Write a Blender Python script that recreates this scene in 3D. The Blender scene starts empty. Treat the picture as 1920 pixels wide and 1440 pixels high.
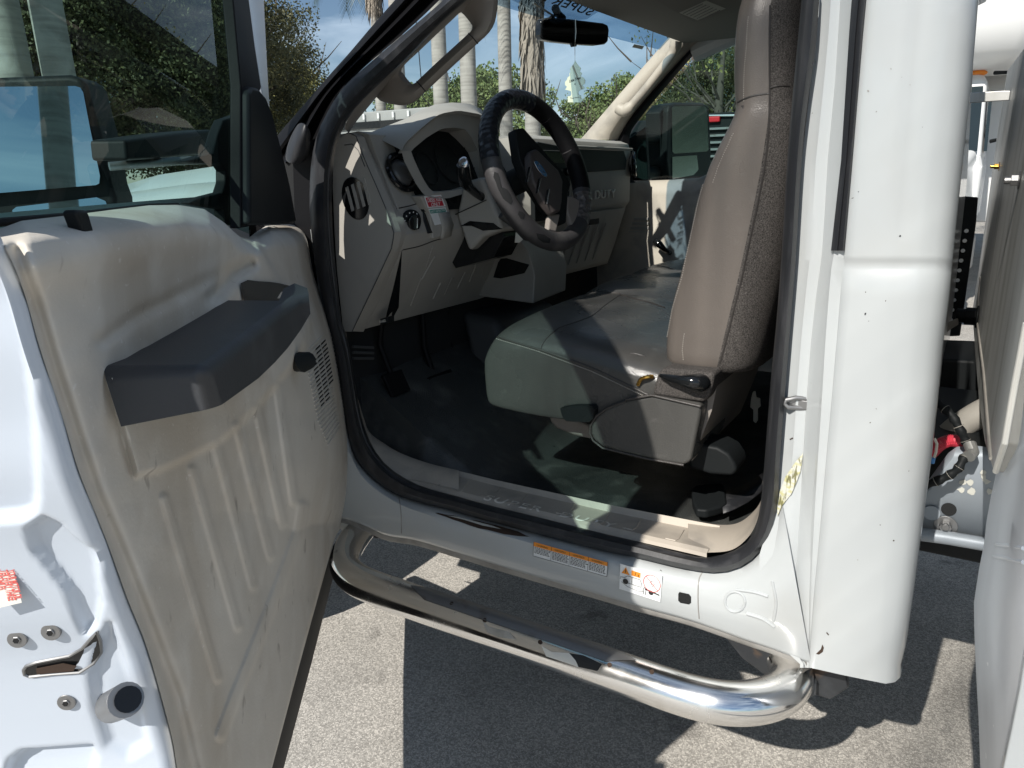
import bpy, bmesh, math, random
from mathutils import Vector as V, Matrix, noise
from mathutils.bvhtree import BVHTree
random.seed(7)
S = bpy.context.scene
col = S.collection
# ---------------------------------------------------------------- camera
F = 1400.0
R = ((0.85345149, 0.12367814, -0.50628478), (0.52080402, -0.23890052, 0.81956679), (-0.0195892, -0.96313564, -0.26830207))
CAM = V((0, -1.3, 1.45))
def rot(v): return V([sum(R[i][j]*v[j] for j in range(3)) for i in range(3)])
def ray(x, y): return rot((x-960, y-720, F))
def P(x, y, ax, v):
    r = ray(x, y); k = 'XYZ'.index(ax); return CAM + r*((v-CAM[k])/r[k])
def pl(pts, ax, v): return [P(a, b, ax, v) for a, b in pts]
H = V((-1.447, -.052, 0)); DU = V((.608, -.794, 0)); DW = V((.794, .608, 0))
def DL(u, w, z): return H + DU*u + DW*w + V((0, 0, z))
def DP(x, y, w):
    r = ray(x, y); return CAM + r*(((H+DW*w-CAM).dot(DW))/r.dot(DW))
def DUp(x, y, u):
    r = ray(x, y); return CAM + r*(((H+DU*u-CAM).dot(DU))/r.dot(DU))
cd = bpy.data.cameras.new('camera'); cam = bpy.data.objects.new('camera', cd); col.objects.link(cam)
rx, dn, fw = rot((1, 0, 0)), rot((0, 1, 0)), rot((0, 0, 1))
M = Matrix((( rx.x, -dn.x, -fw.x, CAM.x), (rx.y, -dn.y, -fw.y, CAM.y), (rx.z, -dn.z, -fw.z, CAM.z), (0, 0, 0, 1)))
cam.matrix_world = M; cd.sensor_width = 36; cd.lens = 36*F/1920; cd.clip_start = .02; cd.clip_end = 2000
S.camera = cam
# ---------------------------------------------------------------- light
SD = V((.06, .77, -.636)).normalized()
w = bpy.data.worlds.new('World'); S.world = w; w.use_nodes = True
nt = w.node_tree; bg = nt.nodes['Background']
sky = nt.nodes.new('ShaderNodeTexSky'); sky.sky_type = 'NISHITA'; sky.sun_disc = False
sky.sun_elevation = math.asin(-SD.z); sky.sun_rotation = math.atan2(-SD.x, -SD.y); sky.altitude = 10; sky.ozone_density = 3.0; sky.dust_density = .2
tc = nt.nodes.new('ShaderNodeTexCoord'); mp = nt.nodes.new('ShaderNodeMapping'); mp.inputs['Scale'].default_value = (1.2, 3.0, 7.0)
nz = nt.nodes.new('ShaderNodeTexNoise'); nz.inputs['Scale'].default_value = 2.2; nz.inputs['Detail'].default_value = 7; nz.inputs['Distortion'].default_value = .8
cr = nt.nodes.new('ShaderNodeValToRGB'); cr.color_ramp.elements[0].position = .42; cr.color_ramp.elements[1].position = .8
cr.color_ramp.elements[1].color = (.75, .75, .75, 1)
mx = nt.nodes.new('ShaderNodeMixRGB'); mx.inputs[2].default_value = (11.5, 13.5, 15.5, 1)
L = nt.links.new
L(tc.outputs['Generated'], mp.inputs[0]); L(mp.outputs[0], nz.inputs['Vector']); L(nz.outputs[0], cr.inputs[0])
L(cr.outputs[0], mx.inputs[0]); L(sky.outputs[0], mx.inputs[1]); L(mx.outputs[0], bg.inputs[0]); bg.inputs[1].default_value = .066
sl = bpy.data.lights.new('sun', 'SUN'); sl.energy = 4.9; sl.angle = math.radians(.5); sl.color = (1, .95, .88)
so = bpy.data.objects.new('sun', sl); so.rotation_euler = SD.to_track_quat('-Z', 'Y').to_euler(); col.objects.link(so)
S.view_settings.view_transform = 'Standard'; S.view_settings.look = 'None'; S.view_settings.gamma = 1; S.view_settings.exposure = 0.24
# ---------------------------------------------------------------- materials
def mat(name, c, rough=.5, metal=0, bump=None, var=None, coat=0, spec=.5, dirt=None, aniso=None, rvar=None):
    m = bpy.data.materials.new(name); m.use_nodes = True; n = m.node_tree.nodes; l = m.node_tree.links.new
    b = n['Principled BSDF']; b.inputs['Roughness'].default_value = rough; b.inputs['Metallic'].default_value = metal
    b.inputs['Base Color'].default_value = (*c, 1); b.inputs['Coat Weight'].default_value = coat; b.inputs['Coat Roughness'].default_value = .06
    b.inputs['Specular IOR Level'].default_value = spec
    t = n.new('ShaderNodeTexCoord'); out = None
    def noise_(scale, detail=4, dist=0, sc=(1, 1, 1)):
        mpp = n.new('ShaderNodeMapping'); mpp.inputs['Scale'].default_value = sc; l(t.outputs['Object'], mpp.inputs[0])
        q = n.new('ShaderNodeTexNoise'); q.inputs['Scale'].default_value = scale; q.inputs['Detail'].default_value = detail; q.inputs['Distortion'].default_value = dist
        l(mpp.outputs[0], q.inputs['Vector']); return q
    def layer(prev, spec_):   # (colour, scale, lo, hi, amount, stretch)
        c2, sc, lo, hi, am, st = spec_
        q = noise_(sc, 6, .3, st); r = n.new('ShaderNodeMapRange'); r.inputs[1].default_value = lo; r.inputs[2].default_value = hi; r.inputs[4].default_value = am
        l(q.outputs[0], r.inputs[0]); x = n.new('ShaderNodeMixRGB'); x.inputs[2].default_value = (*c2, 1)
        if prev: l(prev, x.inputs[1])
        else: x.inputs[1].default_value = (*c, 1)
        l(r.outputs[0], x.inputs[0]); return x.outputs[0]
    for s_ in (var or []): out = layer(out, s_)
    if out: l(out, b.inputs['Base Color'])
    if rvar:
        q = noise_(rvar[0], 5); r = n.new('ShaderNodeMapRange'); r.inputs[1].default_value = .3; r.inputs[2].default_value = .7; r.inputs[3].default_value = rvar[1]; r.inputs[4].default_value = rvar[2]
        l(q.outputs[0], r.inputs[0]); l(r.outputs[0], b.inputs['Roughness'])
    if bump:
        prev = None
        for bs in (bump if isinstance(bump, list) else [bump]):
            kind, sc, st, dist = bs
            if kind == 'n': q = noise_(sc, 3); o = q.outputs[0]
            else:
                q = n.new('ShaderNodeTexVoronoi'); q.inputs['Scale'].default_value = sc; l(t.outputs['Object'], q.inputs['Vector']); o = q.outputs['Distance']
            bp = n.new('ShaderNodeBump'); bp.inputs['Strength'].default_value = st; bp.inputs['Distance'].default_value = dist
            l(o, bp.inputs['Height'])
            if prev: l(prev, bp.inputs['Normal'])
            prev = bp.outputs[0]
        l(prev, b.inputs['Normal'])
    return m
W1 = (1, 1, 1)
white = mat('white_paint', (.475, .50, .505), .34, 0, bump=('n', 6, .06, .004), coat=.6, var=[((.40, .38, .34), 3.5, .52, .8, .4, W1), ((.08, .07, .06), 75, .775, .79, .9, W1)])
flange = mat('dirty_flange', (.34, .33, .31), .6, 0, bump=('n', 30, .3, .002), var=[((.12, .11, .10), 12, .45, .7, .6, W1)])
shadewhite = mat('shaded_white_paint', (.56, .62, .70), .3, 0, bump=('n', 5, .08, .004), coat=.6, var=[((.08, .07, .06), 75, .775, .79, .9, W1)])  # cab white again, with the bluish tone of the shaded door painted in
beige = mat('door_trim_plastic', (.64, .60, .535), .62, 0, bump=[('n', 260, .35, .001), ('n', 9, .12, .004)],
            var=[((.33, .25, .16), 4, .48, .72, .6, (1, 1, .3)), ((.50, .47, .42), 2.2, .42, .68, .4, W1), ((.72, .69, .63), 16, .5, .8, .5, W1), ((.22, .19, .16), 38, .66, .74, .6, (1, 1, .5)), ((.72, .70, .66), 120, .66, .72, .5, W1)])
sillbeige = mat('sill_plastic', (.45, .40, .335), .55, 0, bump=('n', 200, .25, .001), var=[((.16, .15, .14), 9, .48, .7, .6, W1)])
dashb = mat('dash_plastic', (.36, .345, .315), .6, 0, bump=('n', 420, .3, .001), var=[((.21, .195, .175), 6, .45, .8, .4, W1)])
dashd = mat('dash_dark_grey', (.055, .057, .058), .55, 0, bump=('n', 420, .3, .001))
visor = mat('pillar_trim_taupe', (.26, .235, .21), .7, 0, bump=('n', 300, .2, .001))
black = mat('black_plastic', (.011, .013, .014), .55, 0, spec=.2, bump=('n', 300, .15, .001))
gloss = mat('gloss_black', (.008, .009, .01), .12)
armd = mat('armrest_plastic', (.034, .036, .040), .5, 0, bump=('n', 350, .25, .001), var=[((.10, .105, .11), 8, .62, .78, .5, W1)])
rubber = mat('rubber_seal', (.022, .023, .026), .45, 0, spec=.4, bump=('n', 90, .25, .001), var=[((.10, .10, .105), 40, .5, .8, .5, (1, 1, .15))])
rubberd = mat('rubber_black', (.006, .006, .007), .55, 0, spec=.15, bump=('n', 90, .25, .001))
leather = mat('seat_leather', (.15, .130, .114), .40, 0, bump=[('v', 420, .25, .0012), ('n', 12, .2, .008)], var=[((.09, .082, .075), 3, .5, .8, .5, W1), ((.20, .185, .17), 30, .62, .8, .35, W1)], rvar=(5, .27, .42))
fabric = mat('seat_fabric', (.115, .105, .098), .95, 0, bump=('n', 700, .7, .003), var=[((.04, .037, .035), 420, .42, .6, .9, W1), ((.22, .205, .19), 380, .56, .7, .6, W1)], spec=.1)
stitch = mat('stitch_thread', (.42, .39, .35), .8)
vinyl = mat('floor_vinyl', (.042, .045, .044), .42, 0, bump=[('v', 300, .5, .002), ('n', 7, .5, .02)], var=[((.16, .16, .15), 14, .52, .75, .5, W1)])
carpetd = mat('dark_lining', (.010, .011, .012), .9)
chrome = mat('chrome', (.86, .85, .83), .1, 1, bump=[('n', 3, .10, .02), ('n', 60, .03, .002)], var=[((.55, .52, .48), 14, .6, .8, .5, W1)], rvar=(9, .07, .3))
steel = mat('dull_steel', (.30, .30, .30), .45, .9, bump=('n', 40, .2, .002), var=[((.12, .07, .04), 12, .6, .75, .7, W1)])
galv = mat('primer_grey_frame', (.33, .37, .41), .5, .2, bump=('n', 20, .2, .003), var=[((.18, .2, .22), 6, .5, .75, .5, W1)])
blacksteel = mat('black_bracket', (.035, .038, .042), .45, .3, bump=('n', 25, .3, .004), var=[((.16, .10, .06), 16, .62, .75, .7, W1), ((.14, .15, .16), 9, .5, .7, .5, W1)])
alu = mat('bare_aluminium', (.62, .62, .60), .46, .85, bump=('n', 4, .15, .01), var=[((.24, .235, .19), 4, .45, .7, .55, (5, 3, .4)), ((.62, .61, .58), 9, .62, .75, .6, (3, 3, .25))])
mirrorm = mat('mirror_glass', (.48, .56, .60), .015, 1)
lining = mat('headliner', (.16, .15, .135), .9, 0, bump=('n', 200, .3, .001))
red = mat('sticker_red', (.55, .02, .04), .4); paper = mat('sticker_white', (.78, .8, .8), .4); teal = mat('sticker_teal', (.02, .25, .2), .4)
ink = mat('ink_black', (.02, .02, .02), .6); orange = mat('sticker_orange', (.8, .28, .03), .5); inkred = mat('ink_red', (.75, .12, .10), .6)
cream = mat('sticker_cream', (.75, .73, .66), .5); yellow = mat('sticker_yellow', (.52, .50, .27), .5, 0, var=[((.60, .60, .54), 60, .42, .54, .95, (1, 1, 2)), ((.16, .15, .06), 150, .52, .6, .95, (1, 1, .25))])
bluem = mat('emblem_blue', (.08, .2, .36), .25, .3); silver = mat('silver_trim', (.7, .7, .72), .2, .9)
redhose = mat('red_conduit', (.6, .05, .08), .4); alu2 = mat('dull_aluminium', (.66, .69, .73), .5, .8, bump=('n', 4, .15, .01), var=[((.45, .47, .50), 3, .45, .7, .5, (4, 3, .5)), ((.85, .86, .88), 60, .7, .74, .8, W1)])
brass = mat('brass', (.7, .42, .1), .25, 1); bluep = mat('blue_crimp', (.05, .25, .6), .4)
amber = mat('amber_lens', (.85, .25, .02), .3); orangetxt = orange
rust = mat('rusty_hole', (.05, .03, .02), .9)
bone = mat('chipped_primer', (.62, .62, .56), .6, 0, bump=('n', 40, .5, .004))
hosegrey = mat('grey_hose', (.36, .34, .30), .6, 0, var=[((.2, .19, .17), 12, .45, .7, .5, W1)])
def glass(name, tint, refl=1.0):
    m = bpy.data.materials.new(name); m.use_nodes = True; n = m.node_tree.nodes; l = m.node_tree.links.new
    n.clear(); o = n.new('ShaderNodeOutputMaterial'); t = n.new('ShaderNodeBsdfTransparent'); t.inputs[0].default_value = (*tint, 1)
    g = n.new('ShaderNodeBsdfGlossy'); g.inputs['Roughness'].default_value = .01; x = n.new('ShaderNodeMixShader')
    f = n.new('ShaderNodeLayerWeight'); f.inputs[0].default_value = .5; pw = n.new('ShaderNodeMath'); pw.operation = 'POWER'; pw.inputs[1].default_value = 5.0
    mu = n.new('ShaderNodeMath'); mu.operation = 'MULTIPLY_ADD'; mu.inputs[1].default_value = .9*refl; mu.inputs[2].default_value = .045*refl
    l(f.outputs['Facing'], pw.inputs[0]); l(pw.outputs[0], mu.inputs[0]); l(mu.outputs[0], x.inputs[0]); l(t.outputs[0], x.inputs[1]); l(g.outputs[0], x.inputs[2]); l(x.outputs[0], o.inputs[0]); return m
sideglass = glass('tinted_side_glass', (.45, .65, .62), .55)
wsglass = glass('windshield_glass', (.93, .98, .98), .4)
shadeglass = glass('blue_shade_band', (.35, .48, .60), .3)
# ---------------------------------------------------------------- mesh helpers
def fr(d):
    d = V(d).normalized(); a = V((0, 0, 1)) if abs(d.z) < .9 else V((1, 0, 0)); e = d.cross(a).normalized(); return e, e.cross(d).normalized()
def smoothpath(p, n=6):
    p = [V(q) for q in p]; out = []
    for i in range(len(p)-1):
        a = p[max(i-1, 0)]; b = p[i]; c = p[i+1]; d = p[min(i+2, len(p)-1)]
        for k in range(n):
            t = k/n; out.append(.5*((2*b)+(c-a)*t+(2*a-5*b+4*c-d)*t*t+(3*b-a-3*c+d)*t**3))
    out.append(p[-1]); return out
class MB:
    def __init__(s): s.v = []; s.f = []
    def add(s, vs, fs):
        o = len(s.v); s.v += [V(q) for q in vs]; s.f += [[i+o for i in f] for f in fs]; return s
    def prism(s, pts, vec):
        n = len(pts); vec = V(vec); a = [V(p) for p in pts]; b = [p+vec for p in a]
        s.add(a+b, [list(range(n))[::-1], list(range(n, 2*n))]+[[i, (i+1) % n, n+(i+1) % n, n+i] for i in range(n)]); return s
    def box(s, c, d, ax=None):
        X, Y, Z = ax or (V((1, 0, 0)), V((0, 1, 0)), V((0, 0, 1))); c = V(c); x, y, z = X*d[0]/2, Y*d[1]/2, Z*d[2]/2
        return s.prism([c-x-y-z, c+x-y-z, c+x+y-z, c-x+y-z], z*2)
    def tube(s, path, r, n=12, cap=True, flat=None, up=None):
        path = [V(q) for q in path]; m = len(path); vs = []; fs = []
        e, g = fr(path[1]-path[0])
        if up is not None: g = V(up).normalized(); 
        for i, p in enumerate(path):
            d = (path[min(i+1, m-1)]-path[max(i-1, 0)]).normalized()
            e = d.cross(g).normalized() if d.cross(g).length > 1e-6 else e
            g = e.cross(d).normalized()
            rr = r[i] if isinstance(r, (list, tuple)) else r
            for k in range(n):
                a = 2*math.pi*k/n; vs.append(p+e*math.cos(a)*rr+g*math.sin(a)*rr*(flat or 1))
        for i in range(m-1):
            for k in range(n): fs.append([i*n+k, i*n+(k+1) % n, (i+1)*n+(k+1) % n, (i+1)*n+k])
        if cap: fs += [list(range(n))[::-1], list(range((m-1)*n, m*n))]
        return s.add(vs, fs)
    def loft(s, rows, closed=False, caps=False):
        n = len(rows[0]); vs = [q for r in rows for q in r]; fs = []
        for i in range(len(rows)-1):
            for k in range(n if closed else n-1): fs.append([i*n+k, i*n+(k+1) % n, (i+1)*n+(k+1) % n, (i+1)*n+k])
        if caps: fs += [list(range(n))[::-1], list(range((len(rows)-1)*n, len(rows)*n))]
        return s.add(vs, fs)
    def ball(s, c, r, n=12, m=8, ax=None):
        c = V(c); r = (r, r, r) if isinstance(r, (int, float)) else r; X, Y, Z = ax or (V((1, 0, 0)), V((0, 1, 0)), V((0, 0, 1)))
        rows = []
        for i in range(m+1):
            a = math.pi*(i+.001)/(m+.002)-math.pi/2
            rows.append([c+X*r[0]*math.cos(a)*math.cos(2*math.pi*k/n)+Y*r[1]*math.cos(a)*math.sin(2*math.pi*k/n)+Z*r[2]*math.sin(a) for k in range(n)])
        return s.loft(rows, closed=True, caps=True)
    def disc(s, c, nrm, r, h, n=20):   # short cylinder
        nrm = V(nrm).normalized(); e, g = fr(nrm); c = V(c)
        return s.prism([c+e*math.cos(2*math.pi*k/n)*r+g*math.sin(2*math.pi*k/n)*r for k in range(n)], nrm*h)
    def build(s, name, m, parent=None, bevel=0, sub=0, ang=35, solid=0, seg=2, label=None):
        me = bpy.data.meshes.new(name); me.from_pydata([tuple(q) for q in s.v], [], s.f)
        bm = bmesh.new(); bm.from_mesh(me); bmesh.ops.remove_doubles(bm, verts=bm.verts, dist=1e-5); bmesh.ops.recalc_face_normals(bm, faces=bm.faces)
        bm.to_mesh(me); bm.free(); me.materials.append(m)
        o = bpy.data.objects.new(name, me); col.objects.link(o)
        me.shade_smooth()
        if solid:
            q = o.modifiers.new('solid', 'SOLIDIFY'); q.thickness = solid; q.offset = 0
        if sub:
            q = o.modifiers.new('sub', 'SUBSURF'); q.levels = sub; q.render_levels = sub
        else:
            me.set_sharp_from_angle(angle=math.radians(ang))
            if bevel:
                q = o.modifiers.new('bev', 'BEVEL'); q.width = bevel; q.segments = seg; q.limit_method = 'ANGLE'; q.angle_limit = math.radians(30); q.harden_normals = True
        setp(o, parent)
        if label: o['label'] = label
        return o
def setp(o, parent):
    if parent is not None:
        o.parent = parent
        pm = parent.matrix_world if parent.type == 'EMPTY' else WM(parent)
        o.matrix_parent_inverse = pm.inverted()
def WM(o):
    m = o.matrix_local if not o.parent else None
    # meshes are authored in world space: their world matrix is identity
    return Matrix.Identity(4)
def thing(name, loc, label, cat, group=None):
    o = bpy.data.objects.new(name, None); o.location = loc; o.matrix_world = Matrix.Translation(loc); o.empty_display_size = .1
    col.objects.link(o); tag(o, label, cat, group); return o
def tag(o, label=None, cat=None, group=None, kind=None):
    if label: o['label'] = label
    if cat: o['category'] = cat
    if group: o['group'] = group
    if kind: o['kind'] = kind
    return o
BV = {}
def bvh(o):
    if o.name not in BV:
        dg = bpy.context.evaluated_depsgraph_get(); dg.update(); ev = o.evaluated_get(dg); me = ev.to_mesh()
        BV[o.name] = BVHTree.FromPolygons([v.co.copy() for v in me.vertices], [tuple(p.vertices) for p in me.polygons]); ev.to_mesh_clear()
    return BV[o.name]
def hit(o, x, y, off=.0015):
    d = ray(x, y).normalized(); h = bvh(o).ray_cast(CAM, d)
    if h[0] is None:
        h = bvh(o).find_nearest(CAM+d*((o.bound_box[0][1] if 0 else 1.6)))
        return h[0]
    nn = h[1] if h[1].dot(d) < 0 else -h[1]
    return h[0]+nn*off
def hitn(o, x, y):
    d = ray(x, y).normalized(); h = bvh(o).ray_cast(CAM, d)
    if h[0] is None: return CAM+d*1.5, -d
    return h[0], (h[1] if h[1].dot(d) < 0 else -h[1])
def seam(o, px_, r=.0016, off=.0005, n=5):
    pp = smoothpath([V((a, b, 0)) for a, b in px_], n); return [hit(o, q.x, q.y, off) for q in pp]
def txt(s, org, xd, yd, width=None, height=None, m=None, name='lettering', parent=None, ext=.0004, bold=0, shear=0, label=None, align='LEFT', space=1):
    c = bpy.data.curves.new(name, 'FONT'); c.body = s; c.extrude = 0; c.offset = bold; c.shear = shear; c.space_character = space
    t = bpy.data.objects.new(name, c); col.objects.link(t)
    dg = bpy.context.evaluated_depsgraph_get(); me = bpy.data.meshes.new_from_object(t.evaluated_get(dg)); bpy.data.objects.remove(t); bpy.data.curves.remove(c)
    xs = [v.co.x for v in me.vertices]; ys = [v.co.y for v in me.vertices]; x0, x1, y0, y1 = min(xs), max(xs), min(ys), max(ys)
    sx = (width/(x1-x0)) if width else height/(y1-y0); sy = (height/(y1-y0)) if height else sx
    xd = V(xd).normalized(); yd = V(yd); yd = (yd-xd*yd.dot(xd)).normalized(); nn = xd.cross(yd); org = V(org)
    for v in me.vertices:
        a = (v.co.x-x0)*sx; b = (v.co.y-y0)*sy; v.co = org+xd*a+yd*b
    bm = bmesh.new(); bm.from_mesh(me)
    if ext:
        g = bmesh.ops.extrude_face_region(bm, geom=bm.faces[:]); 
        for q in g['geom']:
            if isinstance(q, bmesh.types.BMVert): q.co += nn*ext
        bmesh.ops.recalc_face_normals(bm, faces=bm.faces)
    bm.to_mesh(me); bm.free(); me.materials.clear(); me.materials.append(m)
    o = bpy.data.objects.new(name, me); col.objects.link(o); setp(o, parent)
    if label: o['label'] = label
    return o
def joinmesh(objs, name):   # merge helper: put the meshes of several just-made objects into the first
    bm = bmesh.new(); mats = []
    for o in objs:
        k = len(bm.faces); bm.from_mesh(o.data); bm.faces.ensure_lookup_table()
        idx = [mats.index(x) if x in mats else (mats.append(x) or len(mats)-1) for x in o.data.materials]
        for f in bm.faces[k:]: f.material_index = idx[min(f.material_index, len(idx)-1)]
    o = objs[0]; bm.to_mesh(o.data); bm.free(); o.data.materials.clear()
    for m_ in mats: o.data.materials.append(m_)
    for q in objs[1:]: bpy.data.objects.remove(q)
    o.name = name; return o
def mix(a, b, t): return V(a)*(1-t)+V(b)*t
def interp(tab, y):
    if y <= tab[0][0]: return tab[0][1]
    for (a, b), (c, d) in zip(tab, tab[1:]):
        if y <= c: return b+(d-b)*(y-a)/(c-a)
    return tab[-1][1]
def resample(p, n):
    p = [V(q) for q in p]; L_ = [0]
    for a, b in zip(p, p[1:]): L_.append(L_[-1]+(b-a).length)
    out = []
    for i in range(n):
        t = L_[-1]*i/(n-1); k = 0
        while k < len(L_)-2 and L_[k+1] < t: k += 1
        out.append(p[k].lerp(p[k+1], (t-L_[k])/max(1e-9, L_[k+1]-L_[k])))
    return out
def px2(p): return [V((a, b, 0)) for a, b in p]
LATE = []
# ================================================================= TRUCK
truck = thing('work_truck', (-.8, .9, 0), 'white work truck in the foreground with its driver door wide open', 'truck')
# ---- door opening seal curve (pixels) : outer and inner edge
so_ = [(1536, -20), (1530, 83), (1515, 188), (1503, 300), (1492, 483), (1482, 608), (1472, 733), (1463, 850), (1459, 930), (1449, 985), (1430, 1027), (1395, 1060), (1345, 1074), (1280, 1066), (1200, 1047), (1133, 1033), (1017, 1004), (900, 973), (843, 956), (790, 943), (745, 928), (712, 908), (680, 878), (660, 845), (647, 790), (635, 710), (622, 645), (606, 570), (592, 500), (584, 440), (580, 380), (584, 300), (597, 245), (620, 200), (645, 162), (720, 95), (795, 32), (860, -25)]
si_ = [(1505, -20), (1493, 104), (1484, 200), (1476, 300), (1466, 467), (1456, 600), (1447, 692), (1436, 830), (1428, 930), (1418, 985), (1404, 1013), (1372, 1034), (1325, 1045), (1270, 1034), (1200, 1016), (1133, 1000), (1017, 971), (910, 945), (860, 931), (800, 915), (765, 900), (730, 877), (705, 848), (688, 815), (674, 765), (663, 700), (653, 640), (640, 600), (630, 510), (624, 440), (622, 370), (626, 300), (640, 248), (664, 205), (690, 178), (755, 115), (830, 40), (905, -25)]
so = resample(smoothpath(px2(so_), 4), 110); si = resample(smoothpath(px2(si_), 4), 110)
rows = []
for a, b in zip(so, si):
    c = a.lerp(b, .3); d = a.lerp(b, .62); e = a.lerp(b, .8)
    rows.append([P(a.x, a.y, 'Y', .03), P(a.x, a.y, 'Y', .012), P(c.x, c.y, 'Y', -.006), P(d.x, d.y, 'Y', .0), P(e.x, e.y, 'Y', .02), P(a.lerp(b, .86).x, a.lerp(b, .86).y, 'Y', .022), P(b.x, b.y, 'Y', .045), P(b.x, b.y, 'Y', .07)])
seal = MB().loft(rows).build('door_opening_seal', rubber, truck, ang=60)
# ---- rocker (cab side below the door opening)
cab = MB()
rt = [(x, y) for x, y in so_ if y > 640 and x < 1460]
rt = rt[::-1]   # from front (left) to rear
rt = [(622, 645), (635, 710), (647, 790), (660, 845), (680, 878), (712, 908), (745, 928), (790, 943), (843, 956), (900, 973), (1017, 1004), (1133, 1033), (1200, 1047), (1280, 1066), (1345, 1074), (1395, 1060), (1430, 1027), (1452, 980), (1464, 930)]
rb = [(560, 900), (575, 925), (590, 945), (605, 960), (625, 968), (648, 972), (685, 985), (725, 1003), (780, 1012), (850, 1033), (980, 1073), (1120, 1113), (1200, 1137), (1285, 1160), (1345, 1180), (1400, 1200), (1440, 1213), (1480, 1228), (1520, 1243)]
T = resample(smoothpath(px2(rt), 5), 70); B = resample(smoothpath(px2(rb), 5), 70)
rows = []
for i, (a, b) in enumerate(zip(T, B)):
    f = i/69; g = a.lerp(b, .12); h = a.lerp(b, .25); k = a.lerp(b, .5)
    rows.append([P(a.x, a.y, 'Y', .05), P(a.x, a.y, 'Y', .022), P(g.x, g.y, 'Y', .008), P(h.x, h.y, 'Y', -.003), P(k.x, k.y, 'Y', -.006), P(b.x, b.y-4, 'Y', -.004), P(b.x, b.y+1, 'Y', .004), P(b.x, b.y+1, 'Y', .03)])
cab.loft(rows)
# ---- B pillar, groove, outer skin and cab corner as horizontal sections
ys = [-40, 60, 150, 300, 420, 478, 486, 491, 506, 512, 560, 640, 750, 850, 950, 1040, 1100, 1160, 1210, 1245]
c0 = [(-40, 1539), (83, 1530), (188, 1515), (300, 1503), (483, 1492), (608, 1482), (733, 1472), (850, 1463), (930, 1458), (985, 1440), (1040, 1424), (1100, 1424), (1160, 1440), (1210, 1462), (1245, 1500)]
c2 = [(-40, 1578), (150, 1566), (300, 1552), (470, 1542), (500, 1538), (600, 1524), (750, 1512), (900, 1503), (1000, 1497), (1100, 1490), (1180, 1495), (1245, 1512)]
c3 = [(-40, 1601), (150, 1588), (300, 1577), (470, 1562), (500, 1556), (600, 1547), (750, 1538), (900, 1528), (1000, 1522), (1100, 1518), (1200, 1516), (1245, 1516)]
c4 = [(-40, 1628), (150, 1612), (300, 1600), (470, 1586), (500, 1583), (600, 1575), (750, 1562), (900, 1548), (1000, 1540), (1100, 1530), (1200, 1522), (1245, 1519)]
c8 = [(-40, 1838), (0, 1835), (150, 1822), (300, 1806), (450, 1790), (550, 1781), (650, 1768), (780, 1756), (900, 1742), (1000, 1728), (1100, 1715), (1200, 1701), (1245, 1690)]
def section(y, dy=0, yo=0):
    a, b, c, d, r = [interp(t, y) for t in (c0, c2, c3, c4, c8)]
    e = .0; 
    j = .03*max(0, 1-max(0, y-900)/300)
    def q(x, dep, k=0): return P(x, y+k, 'Y', dep+yo)
    w_ = r-d
    k = 1 if dy else 0
    m = max(0, min(1, 1-(y-900)/150)); n_ = .3+.7*m
    return [q(a, .05*m), q(a, .035*m), q(a+(b-a)*.3, .03*m), q(a+(b-a)*.55, .022*m), q(b-8, .025*n_), q(b, .02*n_+.006), q(b+2, .015*n_+.006), q(c-3, .012*n_), q(c, .004), q(c+3, .0), q(d-3, .0), q(d, -.004), q(d+w_*.08, -.007, dy*.1), q(d+w_*.35, -.010, dy*.45), q(d+w_*.65, -.008, dy*.8), q(d+w_*.83, .0, dy), q(d+w_*.93, .014, dy*.9), q(r-2, .035, dy*.6), q(r, .065, dy*.1), q(r-3, .12), q(r-10, .2)]
rows = []
for y in ys:
    s_ = section(y, yo=.003 if y in (491, 506) else 0)
    if y in (491, 506):
        s0 = section(y); s_ = s0[:11]+s_[11:18]+s0[18:]
    rows.append(s_)
rows.append(section(1252, 30)); rr = section(1256, 32); rows.append([p+V((0, .03, 0)) for p in rr])
cab.loft(rows)
# ---- cowl side / A pillar body behind the white sliver
cab.loft([[P(x, y, 'Y', d) for x, y, d in r] for r in (
    [(588, 430, .03), (586, 430, .02), (583, 430, .03), (578, 430, .1)], [(650, 780, .05), (645, 780, .04), (640, 780, .05), (630, 780, .1)], [(655, 850, .02), (620, 870, .008), (600, 880, .03), (590, 900, .1)])])
cabin = cab.build('cab_side_panel', white, truck, ang=50)
# corner of the cab and back wall, roof (outside), far side
mb = MB()
mb.prism([(-.03, .15, .56), (-.03, 1.86, .56), (-.05, 1.86, 1.4), (-.09, 1.72, 1.93), (-.09, .18, 1.93), (-.05, .15, 1.4)], (-.03, 0, 0))
mb.build('cab_back_wall', white, truck, bevel=.01)
roof = MB().prism([(-.06, .16, 1.945), (-.98, .16, 1.945), (-1.04, .3, 1.955), (-1.10, .95, 1.965), (-1.04, 1.6, 1.955), (-.98, 1.74, 1.945), (-.06, 1.74, 1.945)], (0, 0, .06)).build('cab_roof', white, truck, bevel=.025)
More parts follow.
